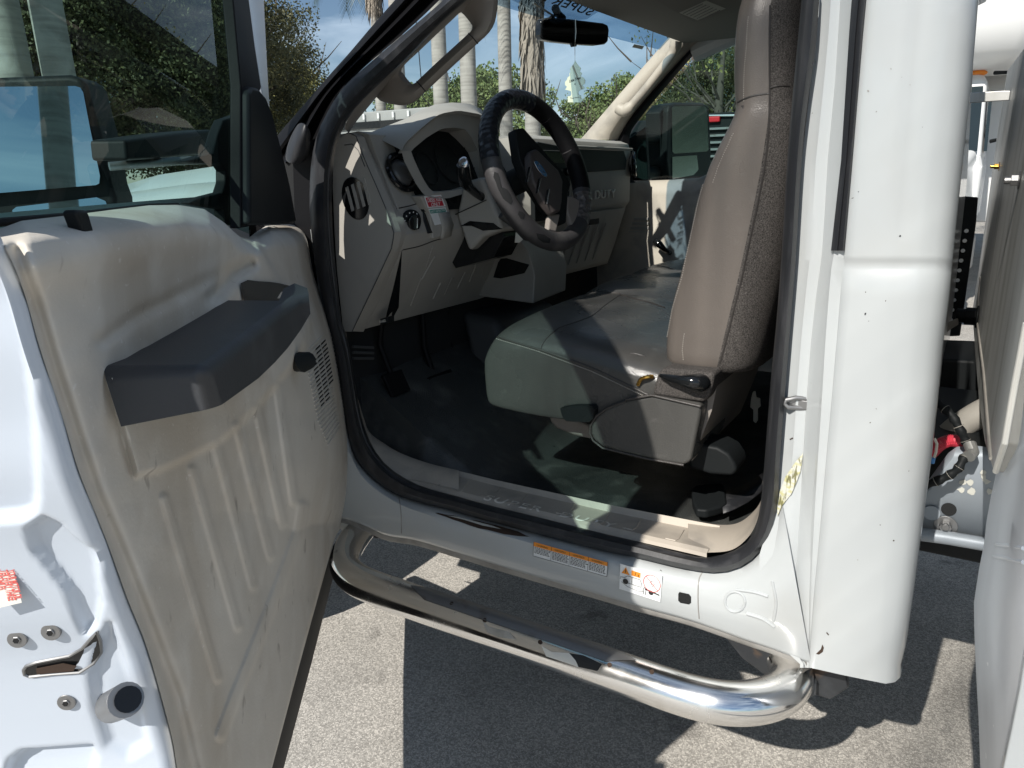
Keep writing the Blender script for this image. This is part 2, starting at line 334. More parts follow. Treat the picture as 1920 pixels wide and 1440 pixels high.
# side rail above the door, A pillars
mb = MB()
mb.tube([P(1536, -20, 'Y', .06), (-.25, .10, 1.86), (-.30, .13, 1.93), (-.5, .13, 1.96), (-.85, .13, 1.94), (-.98, .10, 1.88), P(860, -25, 'Y', .07)], .035, 10).build('roof_rail', white, truck)
mb = MB()
mb.tube([(-.1, 1.80, 1.3), (-.15, 1.78, 1.6), (-.3, 1.74, 1.9), (-.5, 1.73, 1.96), (-.85, 1.73, 1.95), (-1.02, 1.75, 1.90)], .04, 10)
mb.build('roof_rail', white, truck)
mb = MB()
for y0, y1 in ((.155, .185), (1.70, 1.73)): pass
mb.prism([(-.14, .14, .6), (-.14, .17, 1.93), (-.24, .17, 1.93), (-.24, .14, .7)], (0, .012, 0))
mb.prism([(-.085, .16, .6), (-.085, 1.78, .6), (-.12, 1.70, 1.93), (-.12, .18, 1.93)], (-.012, 0, 0))
mb.build('rear_cab_lining', carpetd, truck)
# A pillar outer trim (black gutter seal beside the screen)
ao = [(505, 275), (525, 248), (570, 196), (620, 138), (655, 99), (700, 46), (745, -5), (765, -28)]
ai = [(560, 330), (582, 290), (612, 215), (635, 175), (680, 128), (745, 72), (800, 22), (850, -28)]
A = resample(smoothpath(px2(ao), 5), 40); Bq = resample(smoothpath(px2(ai), 5), 40)
rows = []
for a, b in zip(A, Bq):
    f = lambda t: a.lerp(b, t)
    rows.append([P(f(0).x, f(0).y, 'Y', .16), P(f(0).x, f(0).y, 'Y', .09), P(f(.07).x, f(.07).y, 'Y', .07), P(f(.22).x, f(.22).y, 'Y', .055), P(f(.30).x, f(.30).y, 'Y', .06), P(f(.36).x, f(.36).y, 'Y', .085), P(f(.42).x, f(.42).y, 'Y', .07), P(f(.55).x, f(.55).y, 'Y', .05), P(f(.62).x, f(.62).y, 'Y', .07), P(f(.8).x, f(.8).y, 'Y', .085), P(f(1.02).x, f(1.02).y, 'Y', .05)])
MB().loft(rows).build('pillar_gutter_seal', rubberd, truck, ang=60)
MB().prism(pl([(613, 213), (604, 222), (590, 242), (584, 254), (581, 295), (584, 345), (588, 345), (593, 285), (600, 250), (607, 231)], 'Y', .09), (0, .02, 0)).build('cowl_corner', white, truck)
# loose rubber boot at the foot of the pillar + hinge bracket
boot = MB().loft([[P(*q) for q in r] for r in (
    [(558, 232, 'Y', .04), (566, 228, 'Y', .01), (576, 234, 'Y', .0), (582, 246, 'Y', .04)], [(545, 255, 'Y', .04), (556, 250, 'Y', .0), (572, 255, 'Y', -.01), (584, 262, 'Y', .04)],
    [(536, 280, 'Y', .04), (548, 274, 'Y', .0), (562, 285, 'Y', .0), (580, 290, 'Y', .04)], [(534, 300, 'Y', .04), (540, 306, 'Y', .0), (552, 310, 'Y', .0), (570, 305, 'Y', .04)])]).build('rubber_boot', rubber, truck, sub=2, solid=.004)
MB().prism(pl([(548, 305), (578, 262), (584, 270), (586, 420), (580, 700), (560, 700), (552, 420)], 'Y', .05), (0, .03, 0)).disc(P(571, 278, 'Y', .05), (0, -1, 0), .007, .006).build('hinge_pillar', rubberd, truck, bevel=.003)
# white fender and bonnet seen through the door glass
fd = MB()
def fsec(x, yo, zt, zh): return [(x, yo, .75), (x, yo-.03, 1.0), (x, yo-.03, 1.25), (x, yo, zt-.05), (x, yo+.06, zt), (x, yo+.14, zt+.005), (x, yo+.17, zt-.004), (x, yo+.22, zh), (x, yo+.5, zh+.03), (x, .95, zh+.05), (x, 1.9-yo-.5, zh+.03), (x, 1.9-yo-.22, zh), (x, 1.9-yo-.14, zt), (x, 1.9-yo, zt-.05), (x, 1.93-yo, .75)]
fd.loft([fsec(-1.60, .03, 1.455, 1.505), fsec(-1.9, .0, 1.445, 1.50), fsec(-2.2, -.03, 1.42, 1.475), fsec(-2.5, -.03, 1.37, 1.43), fsec(-2.72, .04, 1.24, 1.30), fsec(-2.78, .1, 1.1, 1.15)], caps=False)
fd.build('front_fender_and_bonnet', white, truck, ang=50)
fw0 = MB().tube([(-2.14, -.03, .42), (-2.14, .0, .42), (-2.14, .22, .42), (-2.14, .25, .42)], [.39, .42, .42, .39], 36).build('front_wheel', rubberd, truck)
MB().tube([(-2.14, -.035, .42), (-2.14, .1, .42)], .24, 28).build('rim', steel, fw0, bevel=.01)
MB().prism([(-1.62, .04, .62), (-1.80, .04, .95), (-2.0, .04, 1.0), (-1.62, .04, 1.35), (-1.5, .04, 1.3), (-1.45, .04, .62)], (0, .02, 0)).build('inner_wing', rubberd, truck)
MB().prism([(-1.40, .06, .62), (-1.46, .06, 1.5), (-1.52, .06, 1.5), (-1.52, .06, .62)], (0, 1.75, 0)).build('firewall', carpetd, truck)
# ---- dirty flange under the rocker
lo = resample(smoothpath(px2(rb[4:]), 5), 60)
MB().loft([[P(q.x, q.y-1, 'Y', .01), P(q.x, q.y+9, 'Y', .012), P(q.x, q.y+11, 'Y', .03), P(q.x, q.y+11, 'Y', .14)] for q in lo]).build('rocker_flange', flange, truck, ang=50)
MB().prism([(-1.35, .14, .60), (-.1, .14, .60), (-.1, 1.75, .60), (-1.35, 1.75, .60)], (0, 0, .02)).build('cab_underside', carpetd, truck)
# scuffs, plug hole, panel joints on the rocker
def patch(obj, pts, m, name, parent, off=.0008, label=None):
    mb = MB(); n = len(pts); cx = sum(p[0] for p in pts)/n; cy = sum(p[1] for p in pts)/n
    big = max(math.hypot(p[0]-cx, p[1]-cy) for p in pts) > 5
    if not big: mb.add([hit(obj, a, b, off) for a, b in pts], [list(range(n))])
    else:
        K = 5; rows = [[hit(obj, a*(1-k/K)+cx*k/K, b*(1-k/K)+cy*k/K, off) for a, b in pts] for k in range(K)]
        mb.loft(rows, closed=True); c_ = hit(obj, cx, cy, off); mb.add(rows[-1]+[c_], [[i, (i+1) % n, n] for i in range(n)])
    return mb.build(name, m, parent, label=label)
hole = MB().prism([hit(cabin, a, b, .001) for a, b in [(1274, 1110), (1292, 1114), (1296, 1119), (1296, 1130), (1292, 1133), (1276, 1130), (1272, 1126), (1272, 1113)]], (0, .012, 0)).build('plug_hole', gloss, cabin)
sc_ = [(816, 962), (822, 962), (835, 965), (850, 967), (866, 971), (880, 975), (893, 976), (905, 979), (916, 982), (930, 985), (944, 989), (958, 993), (972, 997), (985, 1004), (993, 1007), (975, 1006), (960, 1004), (945, 1002), (930, 998), (914, 994), (898, 991), (882, 986), (866, 980), (850, 975), (835, 969), (822, 965)]
patch(cabin, sc_, rust, 'rust_scrape', cabin, .0012, 'long brown scrape through the white paint')
patch(cabin, [(838, 967), (870, 975), (905, 986), (940, 993), (925, 987), (895, 979), (860, 970)], bone, 'exposed_primer', cabin, .0016)
for pth in ([(748, 933), (752, 960), (753, 1000)], [(1317, 1073), (1310, 1090), (1309, 1130), (1311, 1160)]):
    MB().tube(seam(cabin, pth, off=.0002), .0012, 6).build('panel_joint', flange, cabin)
MB().tube([hit(cabin, 1378+19*math.cos(a), 1128+19*math.sin(a), .0) for a in [k*math.pi/8 for k in range(16)]]+[hit(cabin, 1397, 1128, .0)], .003, 8).tube(seam(cabin, [(1380, 1105), (1415, 1110), (1440, 1118)], off=0), .0035, 8).tube(seam(cabin, [(1400, 1150), (1430, 1160), (1452, 1175)], off=0), .004, 8).tube(seam(cabin, [(1448, 1090), (1455, 1130), (1450, 1165)], off=0), .003, 8).build('pressed_dimples', white, cabin)
# black weather strip on the B pillar
strip = []
for y in (-40, 60, 150, 300, 420, 470):
    a = interp([(-40, 1600), (0, 1596), (300, 1577), (470, 1558)], y); b = interp([(-40, 1628), (0, 1623), (300, 1598), (470, 1583)], y)
    strip.append([P(a, y, 'Y', .008), P(a, y, 'Y', -.004), P(a+(b-a)*.45, y, 'Y', -.010), P(a+(b-a)*.55, y, 'Y', -.006), P(b-3, y, 'Y', -.011), P(b, y, 'Y', -.006), P(b, y, 'Y', .004)])
MB().loft(strip).build('pillar_weather_strip', rubber, truck)
# striker
sp, sn = P(1510, 757, 'Y', .03), V((-1, 0, 0))
MB().box(P(1515, 757, 'Y', .035), (.012, .012, .05)).tube([P(1514, 748, 'Y', .03), P(1492, 746, 'Y', .02), P(1474, 750, 'Y', .015), P(1471, 757, 'Y', .015), P(1476, 763, 'Y', .015), P(1512, 766, 'Y', .03)], .0045, 8).box(P(1490, 757, 'Y', .025), (.045, .004, .016)).build('door_striker', steel, truck, bevel=.001)
random.seed(21)
for k_ in range(17):
    cx_, cy_ = random.uniform(1600, 1740), 1235-1200*random.random()**1.5
    cx_ = min(cx_, interp(c8, cy_)-40); cx_ = max(cx_, interp(c4, cy_)+15); rr_ = random.choice([.7, .9, 1.1, 1.4, 1.9])
    n_ = 7; aa_ = random.uniform(0, 3); pts_ = []
    for i_ in range(n_):
        t_ = 2*math.pi*i_/n_; ex = rr_*random.uniform(.6, 1.2)*math.cos(t_)*random.uniform(1, 1.8); ey = rr_*random.uniform(.6, 1.2)*math.sin(t_)
        pts_.append((cx_+ex*math.cos(aa_)-ey*math.sin(aa_), cy_+ex*math.sin(aa_)+ey*math.cos(aa_)))
    patch(cabin, pts_, random.choice([rust, flange, blacksteel]), 'paint_chip', cabin, .0006)
patch(cabin, [(1534, 1222), (1540, 1216), (1542, 1208), (1545, 1214), (1543, 1222), (1536, 1227), (1530, 1226)], rust, 'paint_chip', cabin, .0008)
patch(cabin, [(1549, 1186), (1551, 1185), (1555, 1190), (1553, 1191)], rust, 'paint_chip', cabin, .0008)
patch(cabin, [(1481, 823), (1487, 820), (1488, 822), (1482, 825)], rust, 'paint_chip', cabin, .0008)
# ================================================================= RUNNING BOARD
c = [(-1.30, .11, .58), (-1.325, .06, .54), (-1.315, -.01, .51), (-1.27, -.07, .5), (-1.20, -.105, .5), (-1.10, -.115, .5), (-.9, -.115, .5), (-.7, -.115, .5), (-.5, -.115, .5), (-.35, -.112, .5), (-.27, -.088, .5), (-.218, -.042, .502), (-.198, .012, .508), (-.212, .05, .52), (-.24, .075, .535), (-.27, .09, .55)]
bar = MB().tube(smoothpath(c, 8), .0405, 28, flat=.95, up=(0, 0, 1)).build('step_bar', chrome, truck, ang=70, label='scratched chrome tube step under the open door')
pad = [(730, 1105), (760, 1112), (905, 1157), (1000, 1192), (1130, 1232), (1145, 1240)]; pad2 = [(1120, 1258), (1110, 1264), (1000, 1226), (930, 1198), (870, 1166), (800, 1140), (750, 1122)]
def padpt(x, z): return V((x, -.115+z, .5))
rows = []
for i in range(31):
    x = -1.02+.56*i/30; e = min(1, i/3, (30-i)/3); rows.append([V((x, -.115+ .0398*math.sin(a), .5+.0393*math.cos(a)+.0012)) for a in [(-.62*e), (-.3*e), 0, (.3*e), (.62*e)]])
pd = MB().loft(rows).build('worn_tread_strip', steel, bar)
for x, y in ((847, 1132), (909, 1163), (1013, 1204), (1143, 1247), (1222, 1260)):
    p_, n_ = hitn(bar, x, y); MB().disc(p_-n_*.001, n_, .0045, .003, 12).build('rivet_hole', rust, bar)
patch(bar, [(905, 1166), (920, 1176), (955, 1185), (968, 1199), (935, 1194), (915, 1186)], alu, 'torn_tape', bar, .003)
patch(bar, [(1017, 1212), (1030, 1222), (1068, 1225), (1080, 1238), (1086, 1250), (1050, 1238), (1025, 1230)], cream, 'torn_tape', bar, .003)
patch(bar, [(1068, 1225), (1095, 1230), (1128, 1245), (1120, 1258), (1086, 1250), (1080, 1238)], ink, 'torn_tape', bar, .003)
br = MB().prism([(-.33, .06, .60), (-.12, .06, .58), (-.10, .06, .50), (-.13, .06, .46), (-.19, .06, .46), (-.24, .06, .48)], (0, .012, 0)).prism([(-.33, .06, .60), (-.12, .06, .58), (-.12, .3, .58), (-.33, .3, .60)], (0, 0, -.01))
br.build('bar_bracket', blacksteel, truck, bevel=.004)
MB().prism([P(*q) for q in [(1345, 1180, 'Y', .03), (1395, 1190, 'Y', .03), (1480, 1235, 'Y', .03), (1505, 1262, 'Y', .03), (1530, 1285, 'Y', .03), (1530, 1305, 'Y', .03), (1515, 1312, 'Y', .03), (1490, 1275, 'Y', .03), (1430, 1265, 'Y', .03), (1390, 1235, 'Y', .03)]], (0, .02, 0)).build('bar_bracket', blacksteel, truck, bevel=.005)
MB().prism([(-1.36, .08, .62), (-1.14, .08, .62), (-1.2, .08, .54), (-1.30, .08, .50), (-1.36, .08, .50)], (0, .02, 0)).build('bar_bracket', blacksteel, truck, bevel=.004)
MB().prism(pl([(640, 960), (655, 968), (675, 1000), (648, 1000), (628, 985)], 'Y', .02), (0, .03, 0)).build('cracked_splash_cover', cream, truck, bevel=.003)
# ================================================================= LABELS ON THE ROCKER
def frame_on(a, b, c_, n=None):   # origin a, x toward b, y toward c_
    return a, b-a, c_-a
q0, q1, q2 = P(1000, 1042, 'Y', -.008), P(1138, 1081, 'Y', -.008), P(1000, 1017, 'Y', -.008)
warn = MB().add([P(a, b, 'Y', -.0078) for a, b in [(1000, 1042), (1138, 1081), (1140, 1055), (1001, 1016)]], [[0, 1, 2, 3]]).build('warning_label', paper, truck, label='four column warning sticker with orange heading')
MB().add([P(a, b, 'Y', -.0083) for a, b in [(1000.5, 1024), (1139, 1062), (1140, 1055), (1001, 1016)]], [[0, 1, 2, 3]]).build('orange_heading', orange, warn)
lx = q1-q0; ly = P(1001, 1016, 'Y', -.008)-q0
def LP(u, v): return q0+lx*u+ly*v
mb = MB()
for u in (.0, .25, .5, .75, 1.0): mb.tube([LP(u, 0)-V((0, .001, 0)), LP(u, 1)-V((0, .001, 0))], .0004, 4)
mb.tube([LP(0, 0)-V((0, .001, 0)), LP(1, 0)-V((0, .001, 0))], .0004, 4)
random.seed(3)
for cidx in range(4):
    for r_ in range(6 if cidx else 5):
        u = cidx*.25+.015; v = .62-r_*.095
        while u < cidx*.25+.215:
            k = random.uniform(.012, .035); a = LP(u, v)-V((0, .0006, 0)); b_ = LP(u+k, v)-V((0, .0006, 0)); mb.add([a, b_, b_+ly*.045, a+ly*.045], [[0, 1, 2, 3]]); u += k+.008
mb.build('fine_print', ink, warn)
hw = []
for cidx, s_ in enumerate(('▲WARNING', '▲AVERTISSEMENT', '▲ADVERTENCIA', 'WARNING▲')):
    s2 = s_.replace('▲', '! ') if s_[0] == '▲' else s_.replace('▲', ' !')
    hw.append(txt(s2, LP(cidx*.25+.04, .78)-V((0, .0009, 0)), lx, ly, width=lx.length*.16, height=ly.length*.13, m=ink, name='heading_text', parent=warn, ext=0))
joinmesh(hw, 'heading_text')
# towing pictogram
tw = MB().add([P(a, b, 'Y', -.0078) for a, b in [(1161, 1104), (1238, 1129), (1242, 1079), (1163, 1057)]], [[0, 1, 2, 3]]).build('towing_label', paper, truck, label='square pictogram sticker about towing')
t0 = P(1161, 1104, 'Y', -.0083); tx = P(1238, 1129, 'Y', -.0083)-t0; ty = P(1163, 1057, 'Y', -.0083)-t0
def TP(u, v): return t0+tx*u+ty*v
MB().add([TP(.04, .66), TP(.24, .66), TP(.14, .93)], [[0, 1, 2]]).add([TP(.28, .68), TP(.5, .68), TP(.5, .88), TP(.28, .88)], [[0, 1, 2, 3]]).build('orange_symbols', orange, tw)
mb = MB(); e_ = V((0, -.0006, 0))
mb.tube([TP(*q)+e_ for q in [(.02, .42), (.02, .5), (.12, .52), (.2, .62), (.5, .62), (.53, .5), (.53, .34), (.2, .34)]], .0005, 4)
mb.tube([TP(.3, .62)+e_, TP(.3, .36)+e_], .0004, 4).tube([TP(.05, .32)+e_, TP(.2, .2)+e_, TP(.45, .15)+e_, TP(.6, .22)+e_], .0004, 4)
for u, v, r_ in ((.15, .38, .006), (.77, .25, .005)): mb.disc(TP(u, v)+e_, (0, -1, 0), r_, .0003, 16)
mb.add([TP(.62, .36)+e_, TP(.97, .28)+e_, TP(.97, .23)+e_, TP(.62, .3)+e_], [[0, 1, 2, 3]])
mb.tube([TP(.6, .1)+e_, TP(.58, .28)+e_, TP(.61, .4)+e_, TP(.65, .28)+e_, TP(.64, .1)+e_], .0005, 4).tube([TP(.138, .72)+e_, TP(.14, .86)+e_], .0007, 4).tube([TP(.37, .7)+e_, TP(.39, .86)+e_], .0005, 4).tube([TP(.45, .7)+e_, TP(.45, .8)+e_], .0007, 4)
mb.tube([TP(.72, .6)+e_, TP(.78, .72)+e_, TP(.84, .62)+e_, TP(.8, .5)+e_, TP(.76, .62)+e_], .0004, 4)
mb.build('line_drawing', ink, tw)
mb = MB(); mb.tube([TP(.78+.2*math.cos(a), .62+.32*math.sin(a))+e_*1.4 for a in [k*math.pi/12 for k in range(25)]], .0006, 4).tube([TP(.63, .84)+e_*1.4, TP(.93, .4)+e_*1.4], .0006, 4)
mb.build('prohibition_ring', inkred, tw)
# yellow coded label in the B pillar jamb
yl = [(1506, 848), (1490, 866), (1476, 893), (1465, 918), (1459, 940)]; yr = [(1501, 882), (1493, 902), (1483, 925), (1471, 945), (1459, 968)]
MB().loft([[hit(cabin, a[0], a[1], .004), hit(cabin, (a[0]+b[0])/2, (a[1]+b[1])/2, .004), hit(cabin, b[0], b[1], .004)] for a, b in zip(yl, yr)]).build('certification_label', yellow, truck, label='yellow barcode label curling round the door jamb')
# ================================================================= CAB INTERIOR
def PPl(x, y, p0, n):
    r = ray(x, y); return CAM+r*((V(p0)-CAM).dot(V(n))/r.dot(V(n)))
# ---- floor
def flz(x, y):
    z = .655
    if x < -1.0: z += max(0, (-1.0-x))*.62
    z += .012*noise.noise(V((x*5, y*5, 0)))
    d = math.hypot(x+.62, (y-.30)*1.3); z += .03*math.exp(-(d/.16)**2)
    return z
rows = []
for i in range(46):
    x = -1.5+1.42*i/45; rows.append([V((x, .16+1.6*j/50, flz(x, .16+1.6*j/50) if j else .62)) for j in range(51)])
floor = MB().loft(rows).build('floor_covering', vinyl, truck, ang=80)
# mat piece with tread pattern
mb = MB(); 
fm = [(660, 775), (700, 760), (830, 720), (960, 760), (1010, 764), (1000, 800), (985, 830), (962, 852), (900, 860), (800, 850), (730, 830), (690, 805)]
mb.prism([P(a, b, 'Z', .672) for a, b in fm], (0, 0, .008))
mats_ = mb.build('rubber_mat', rubberd, truck, bevel=.003)
mb = MB()
for i in range(5):
    for j in range(5):
        q_ = P(955+i*15+j*3, 772+j*14+i*2, 'Z', flz(-1.0, .6)+.006); mb.tube([q_, q_+V((.022, .004, 0))], .003, 6)
LATE.append((mats_, mb.build('tread_ticks', dashd, mats_)))
MB().prism([(-1.30, .62, .66), (-1.12, .66, .66), (-1.30, .72, 1.0), (-1.44, .70, 1.02)], (0, .4, 0)).build('transmission_hump', dashd, truck, bevel=.03, seg=3)
# ---- sill trims
ki = resample(smoothpath(px2([(652, 640), (659, 720), (671, 748), (684, 790), (694, 812), (718, 830), (752, 850), (805, 869), (860, 882)]), 5), 40)
ko = resample(smoothpath(px2([(648, 620), (656, 700), (668, 765), (684, 815), (702, 850), (728, 880), (765, 903), (800, 917), (860, 934)]), 5), 40)
MB().loft([[P(b.x, b.y, 'Y', .05), P(b.lerp(a, .3).x, b.lerp(a, .3).y, 'Y', .065), P(b.lerp(a, .75).x, b.lerp(a, .75).y, 'Y', .10), P(a.x, a.y, 'Y', .125), P(a.x, a.y+3, 'Y', .15)] for a, b in zip(ki, ko)]).build('kick_trim', sillbeige, truck, ang=60)
ri = resample(smoothpath(px2([(1290, 975), (1350, 984), (1385, 980), (1412, 960), (1428, 935), (1430, 900)]), 5), 30)
ro = resample(smoothpath(px2([(1290, 1035), (1330, 1036), (1372, 1031), (1402, 1008), (1420, 975), (1432, 915)]), 5), 30)
MB().loft([[P(b.x, b.y, 'Y', .05), P(b.lerp(a, .35).x, b.lerp(a, .35).y, 'Y', .08), P(a.x, a.y, 'Y', .17), P(a.x, a.y, 'Y', .2)] for a, b in zip(ri, ro)]).build('rear_sill_trim', sillbeige, truck, ang=60)
oe = [P(x, y, 'Y', .045) for x, y in [(759, 903), (900, 938), (1100, 986), (1325, 1038)]]
oe2 = [P(x, y, 'Y', .055) for x, y in [(765, 898), (905, 932), (1105, 979), (1329, 1030)]]
oi = [P(x, y, 'Y', .15) for x, y in [(800, 877), (930, 911), (1130, 957), (1344, 1001)]]
oj = [P(x, y, 'Y', .158) for x, y in [(806, 870), (938, 902), (1140, 946), (1350, 986)]]
ok = [p+V((0, .02, -.02)) for p in oj]
ol = [P(x, y+7, 'Y', .042) for x, y in [(759, 903), (900, 938), (1100, 986), (1325, 1038)]]
rs = [resample(q, 24) for q in (ol, oe, oe2, oi, oj, ok)]
scuff = MB().loft(rs).build('scuff_plate', sillbeige, truck, ang=25, label='dusty beige sill plate embossed with letters')
a0, a1 = hit(scuff, 905, 938), hit(scuff, 1150, 991)
for s_, f0_ in (('SUPER', 0), ('DUTY', .6)): txt(s_, a0.lerp(a1, f0_)+V((0, 0, .001)), a1-a0, hit(scuff, 915, 920)-a0, width=(a1-a0).length*(.46 if f0_ == 0 else .4), height=.028, m=sillbeige, name='embossed_lettering', parent=scuff, ext=0, bold=.01, space=1.15)
letterm = mat('worn_letter_edges', (.74, .70, .62), .5)
for o_ in [x for x in bpy.data.objects if x.name.startswith('embossed_lettering')]:
    bt_ = bvh(scuff); o_.data.materials[0] = letterm
    for v_ in o_.data.vertices:
        h_ = bt_.find_nearest(v_.co)
        if h_[0] is not None: nn_ = h_[1] if h_[1].z > 0 else -h_[1]; v_.co = h_[0]+nn_*.0012
mb = MB()
for x, y in ((825, 905), (865, 917), (925, 928), (975, 940), (1065, 960), (1130, 977), (1190, 988), (1270, 1008)):
    mb.tube([hit(scuff, x-22, y+2, .0005), hit(scuff, x-4, y+6, .0005), hit(scuff, x+2, y+3, .0005), hit(scuff, x+12, y-14, .0005)], .0016, 6)
LATE.append((scuff, mb.build('moulded_step', sillbeige, scuff)))
# ---- dashboard
D_ = [(-1.6, 1.50), (-1.45, 1.56), (-1.36, 1.566), (-1.325, 1.557), (-1.31, 1.52), (-1.294, 1.486), (-1.252, 1.391), (-1.227, 1.313), (-1.23, 1.30), (-1.242, 1.274), (-1.311, 1.167), (-1.385, 1.058), (-1.60, 1.10)]
Q_ = [(-1.62, 1.49), (-1.5, 1.55), (-1.36, 1.572), (-1.25, 1.574), (-1.218, 1.562), (-1.207, 1.535), (-1.207, 1.345), (-1.212, 1.335), (-1.222, 1.325), (-1.235, 1.285), (-1.265, 1.18), (-1.30, 1.09), (-1.60, 1.10)]
def sec(t, y, dx=0): return [V((a[0]*(1-t)+b[0]*t+dx, y, a[1]*(1-t)+b[1]*t)) for a, b in zip(D_, Q_)]
dash = MB().loft([sec(0, .19), sec(0, .5), sec(0, .74), sec(1, .82), sec(1, 1.45), sec(1, 1.58), sec(1, 1.64, -.03), sec(1, 1.67, -.10)], caps=True).build('dashboard', dashb, truck, bevel=.004, ang=30)
Sd = resample(px2([(668, 256), (680, 290), (692, 318), (704, 345), (724, 392), (739, 438), (734, 466), (707, 524), (660, 622)]), 40)
Od = resample(px2([(676, 252), (692, 279), (705, 305), (714, 322), (738, 383), (759, 411), (761, 444), (752, 468), (722, 540), (682, 622)]), 40)
Fd = [(643, 622), (631, 506), (627, 444), (623, 353), (624, 292), (632, 262), (650, 248)]
ec = MB(); side = [P(q.x, q.y, 'Y', .13) for q in Sd]; ec.loft([side, [P(q.x, q.y, 'Y', .185) for q in Od], [P(q.x, q.y, 'Y', .20)+V((-.03, .0, 0)) for q in Od]])
ec.prism(side+[P(a, b, 'Y', .13) for a, b in Fd], (0, .03, 0))
endcap = ec.build('dash_end_cap', dashb, dash, ang=25, bevel=.002)
MB().tube([P(656, 249, 'Y', .129)]+[P(q.x, q.y, 'Y', .129) for q in Sd], .0012, 6).tube([P(646, 272, 'Y', .1295), P(660, 270, 'Y', .1295), P(672, 282, 'Y', .1295), P(684, 312, 'Y', .1295)], .0012, 6).build('panel_joint', dashd, endcap)
# oval side outlet
def ell(cx, cy, rx, ry, n=28, tilt=0, ax='Y', v=.13):
    o = []
    for k in range(n):
        a = 2*math.pi*k/n; x = rx*math.cos(a); y = ry*math.sin(a); o.append(P(cx+x*math.cos(tilt)-y*math.sin(tilt), cy+x*math.sin(tilt)+y*math.cos(tilt), ax, v))
    return o
MB().prism(ell(666, 372, 24, 41, tilt=-.25, v=.1285), (0, .0012, 0)).build('side_outlet', gloss, endcap)
mb = MB()
for k in range(4):
    x = 650+k*10.5; MB().prism(pl([(x-3, 352-k*5), (x+2, 349-k*5), (x+14, 394-k*4), (x+9, 397-k*4)], 'Y', .1275), (0, .002, 0)).build('outlet_slat', dashb, endcap, bevel=.0005)
# seams between upper and lower dash
MB().tube(seam(dash, [(740, 392), (768, 386), (793, 378)], off=.0), .0016, 6).tube(seam(dash, [(752, 469), (785, 462), (812, 452), (830, 447)], off=0), .0016, 6).build('panel_joint', ink, dash)
# round vent
vc, vn = hitn(dash, 748, 327); vn = V((.91, -.02, .40)).normalized()
vc = P(748, 327, 'Y', .245); vc = vc+vn*.012; e, g = fr(vn)
vent = MB().tube([vc+(e*math.cos(a)+g*math.sin(a))*.046 for a in [2*math.pi*k/32 for k in range(33)]], .008, 10, cap=False).build('round_vent', gloss, dash)
MB().disc(vc-vn*.012, vn, .044, .006, 28).build('vent_cup', gloss, vent)
MB().ball(vc-vn*.002, (.036, .036, .018), 24, 10, (e, g, vn)).build('vent_barrel', mat('vent_plastic', (.07, .072, .075), .3), vent)
mb = MB()
for k in (-.022, -.008, .008, .022): mb.tube([vc+g*k+e*a*.034+vn*(.016-.03*abs(a)*.5-abs(k)*.25) for a in (-1, -.5, 0, .5, 1)], .002, 6)
mb.build('vent_vane', black, vent)
# headlamp switch and dimmer
kc, kn = hitn(dash, 771, 416); kn = V((.93, -.2, -.1)).normalized(); e, g = fr(kn)
sw = MB().disc(kc-kn*.006, kn, .031, .01, 32).build('headlamp_switch', black, dash, bevel=.002)
MB().disc(kc+kn*.004, kn, .019, .012, 24).box(kc+kn*.018, (.006, .034, .012), (e, g, kn)).build('switch_knob', gloss, sw, bevel=.002)
mk = []
MBm = MB()
for k in range(5):
    a = 2.2-k*.5; MBm.disc(kc+kn*.0045+(e*math.cos(a)+g*math.sin(a))*.025, kn, .0018, .0004, 8)
MBm.tube([kc+kn*.0245-g*.012, kc+kn*.0245+g*.012], .0008, 5)
MBm.build('switch_marks', paper, sw)
dc, dn2 = hitn(dash, 800, 411)
MB().prism([hit(dash, a, b, .001) for a, b in [(790, 390), (803, 387), (810, 410), (811, 436), (800, 438), (793, 415)]], (.005, 0, 0)).build('dimmer_switch', gloss, dash, bevel=.002)
# ---- instrument hood and cluster
XO = -1.235
ho = [(753, 283), (760, 268), (790, 240), (812, 222), (826, 213), (860, 207), (905, 215), (918, 235), (922, 300), (915, 345)]
hi = [(771, 284), (776, 278), (800, 258), (818, 247), (829, 241), (850, 239), (872, 242), (884, 258), (896, 282), (898, 345)]
Ho = resample(px2(ho), 30); Hi = resample(px2(hi), 30)
h0 = [P(q.x, q.y, 'X', XO-.02) for q in Ho]; h1 = [P(q.x, q.y, 'X', XO-.03) for q in Hi]
top0 = resample(px2([(690, 250), (715, 240), (762, 222), (790, 206), (815, 196), (845, 192), (880, 194), (905, 206), (918, 232), (925, 300)]), 30)
back = [V((-1.56, h.y, h.z-.08 if i > 3 else 1.51)) for i, h in enumerate(h0)]
mid = [P(q.x, q.y, 'X', -1.37) for q in top0]
hood = MB().loft([back, mid, [a.lerp(b, .06)+V((0, 0, .002)) for a, b in zip(h0, mid)], h0, [p+V((-.006, 0, -.008)) for p in h0]]).build('instrument_hood', dashb, dash, ang=40)
ring = [p+V((-.012, 0, -.006)) for p in h0]
lo_o = [(753, 283), (757, 300), (768, 322), (780, 345), (795, 366), (812, 372), (840, 372), (880, 360), (915, 345)]
lo_i = [(771, 284), (776, 298), (785, 318), (795, 338), (806, 355), (815, 361), (835, 359), (865, 355), (898, 345)]
bz = MB().loft([ring, h1, [p+V((-.06, .0, -.006)) for p in h1]])
bz.loft([[P(q.x, q.y, 'X', XO+.016) for q in resample(px2(lo_o), 24)], [P(q.x, q.y, 'X', XO+.008) for q in resample(px2(lo_i), 24)], [P(q.x, q.y, 'X', XO+.008)+V((-.03, 0, .0)) for q in resample(px2(lo_i), 24)]])
bz.build('cluster_bezel', dashb, dash, ang=30)
XC = lambda z: -1.230-(z-1.36)*.44
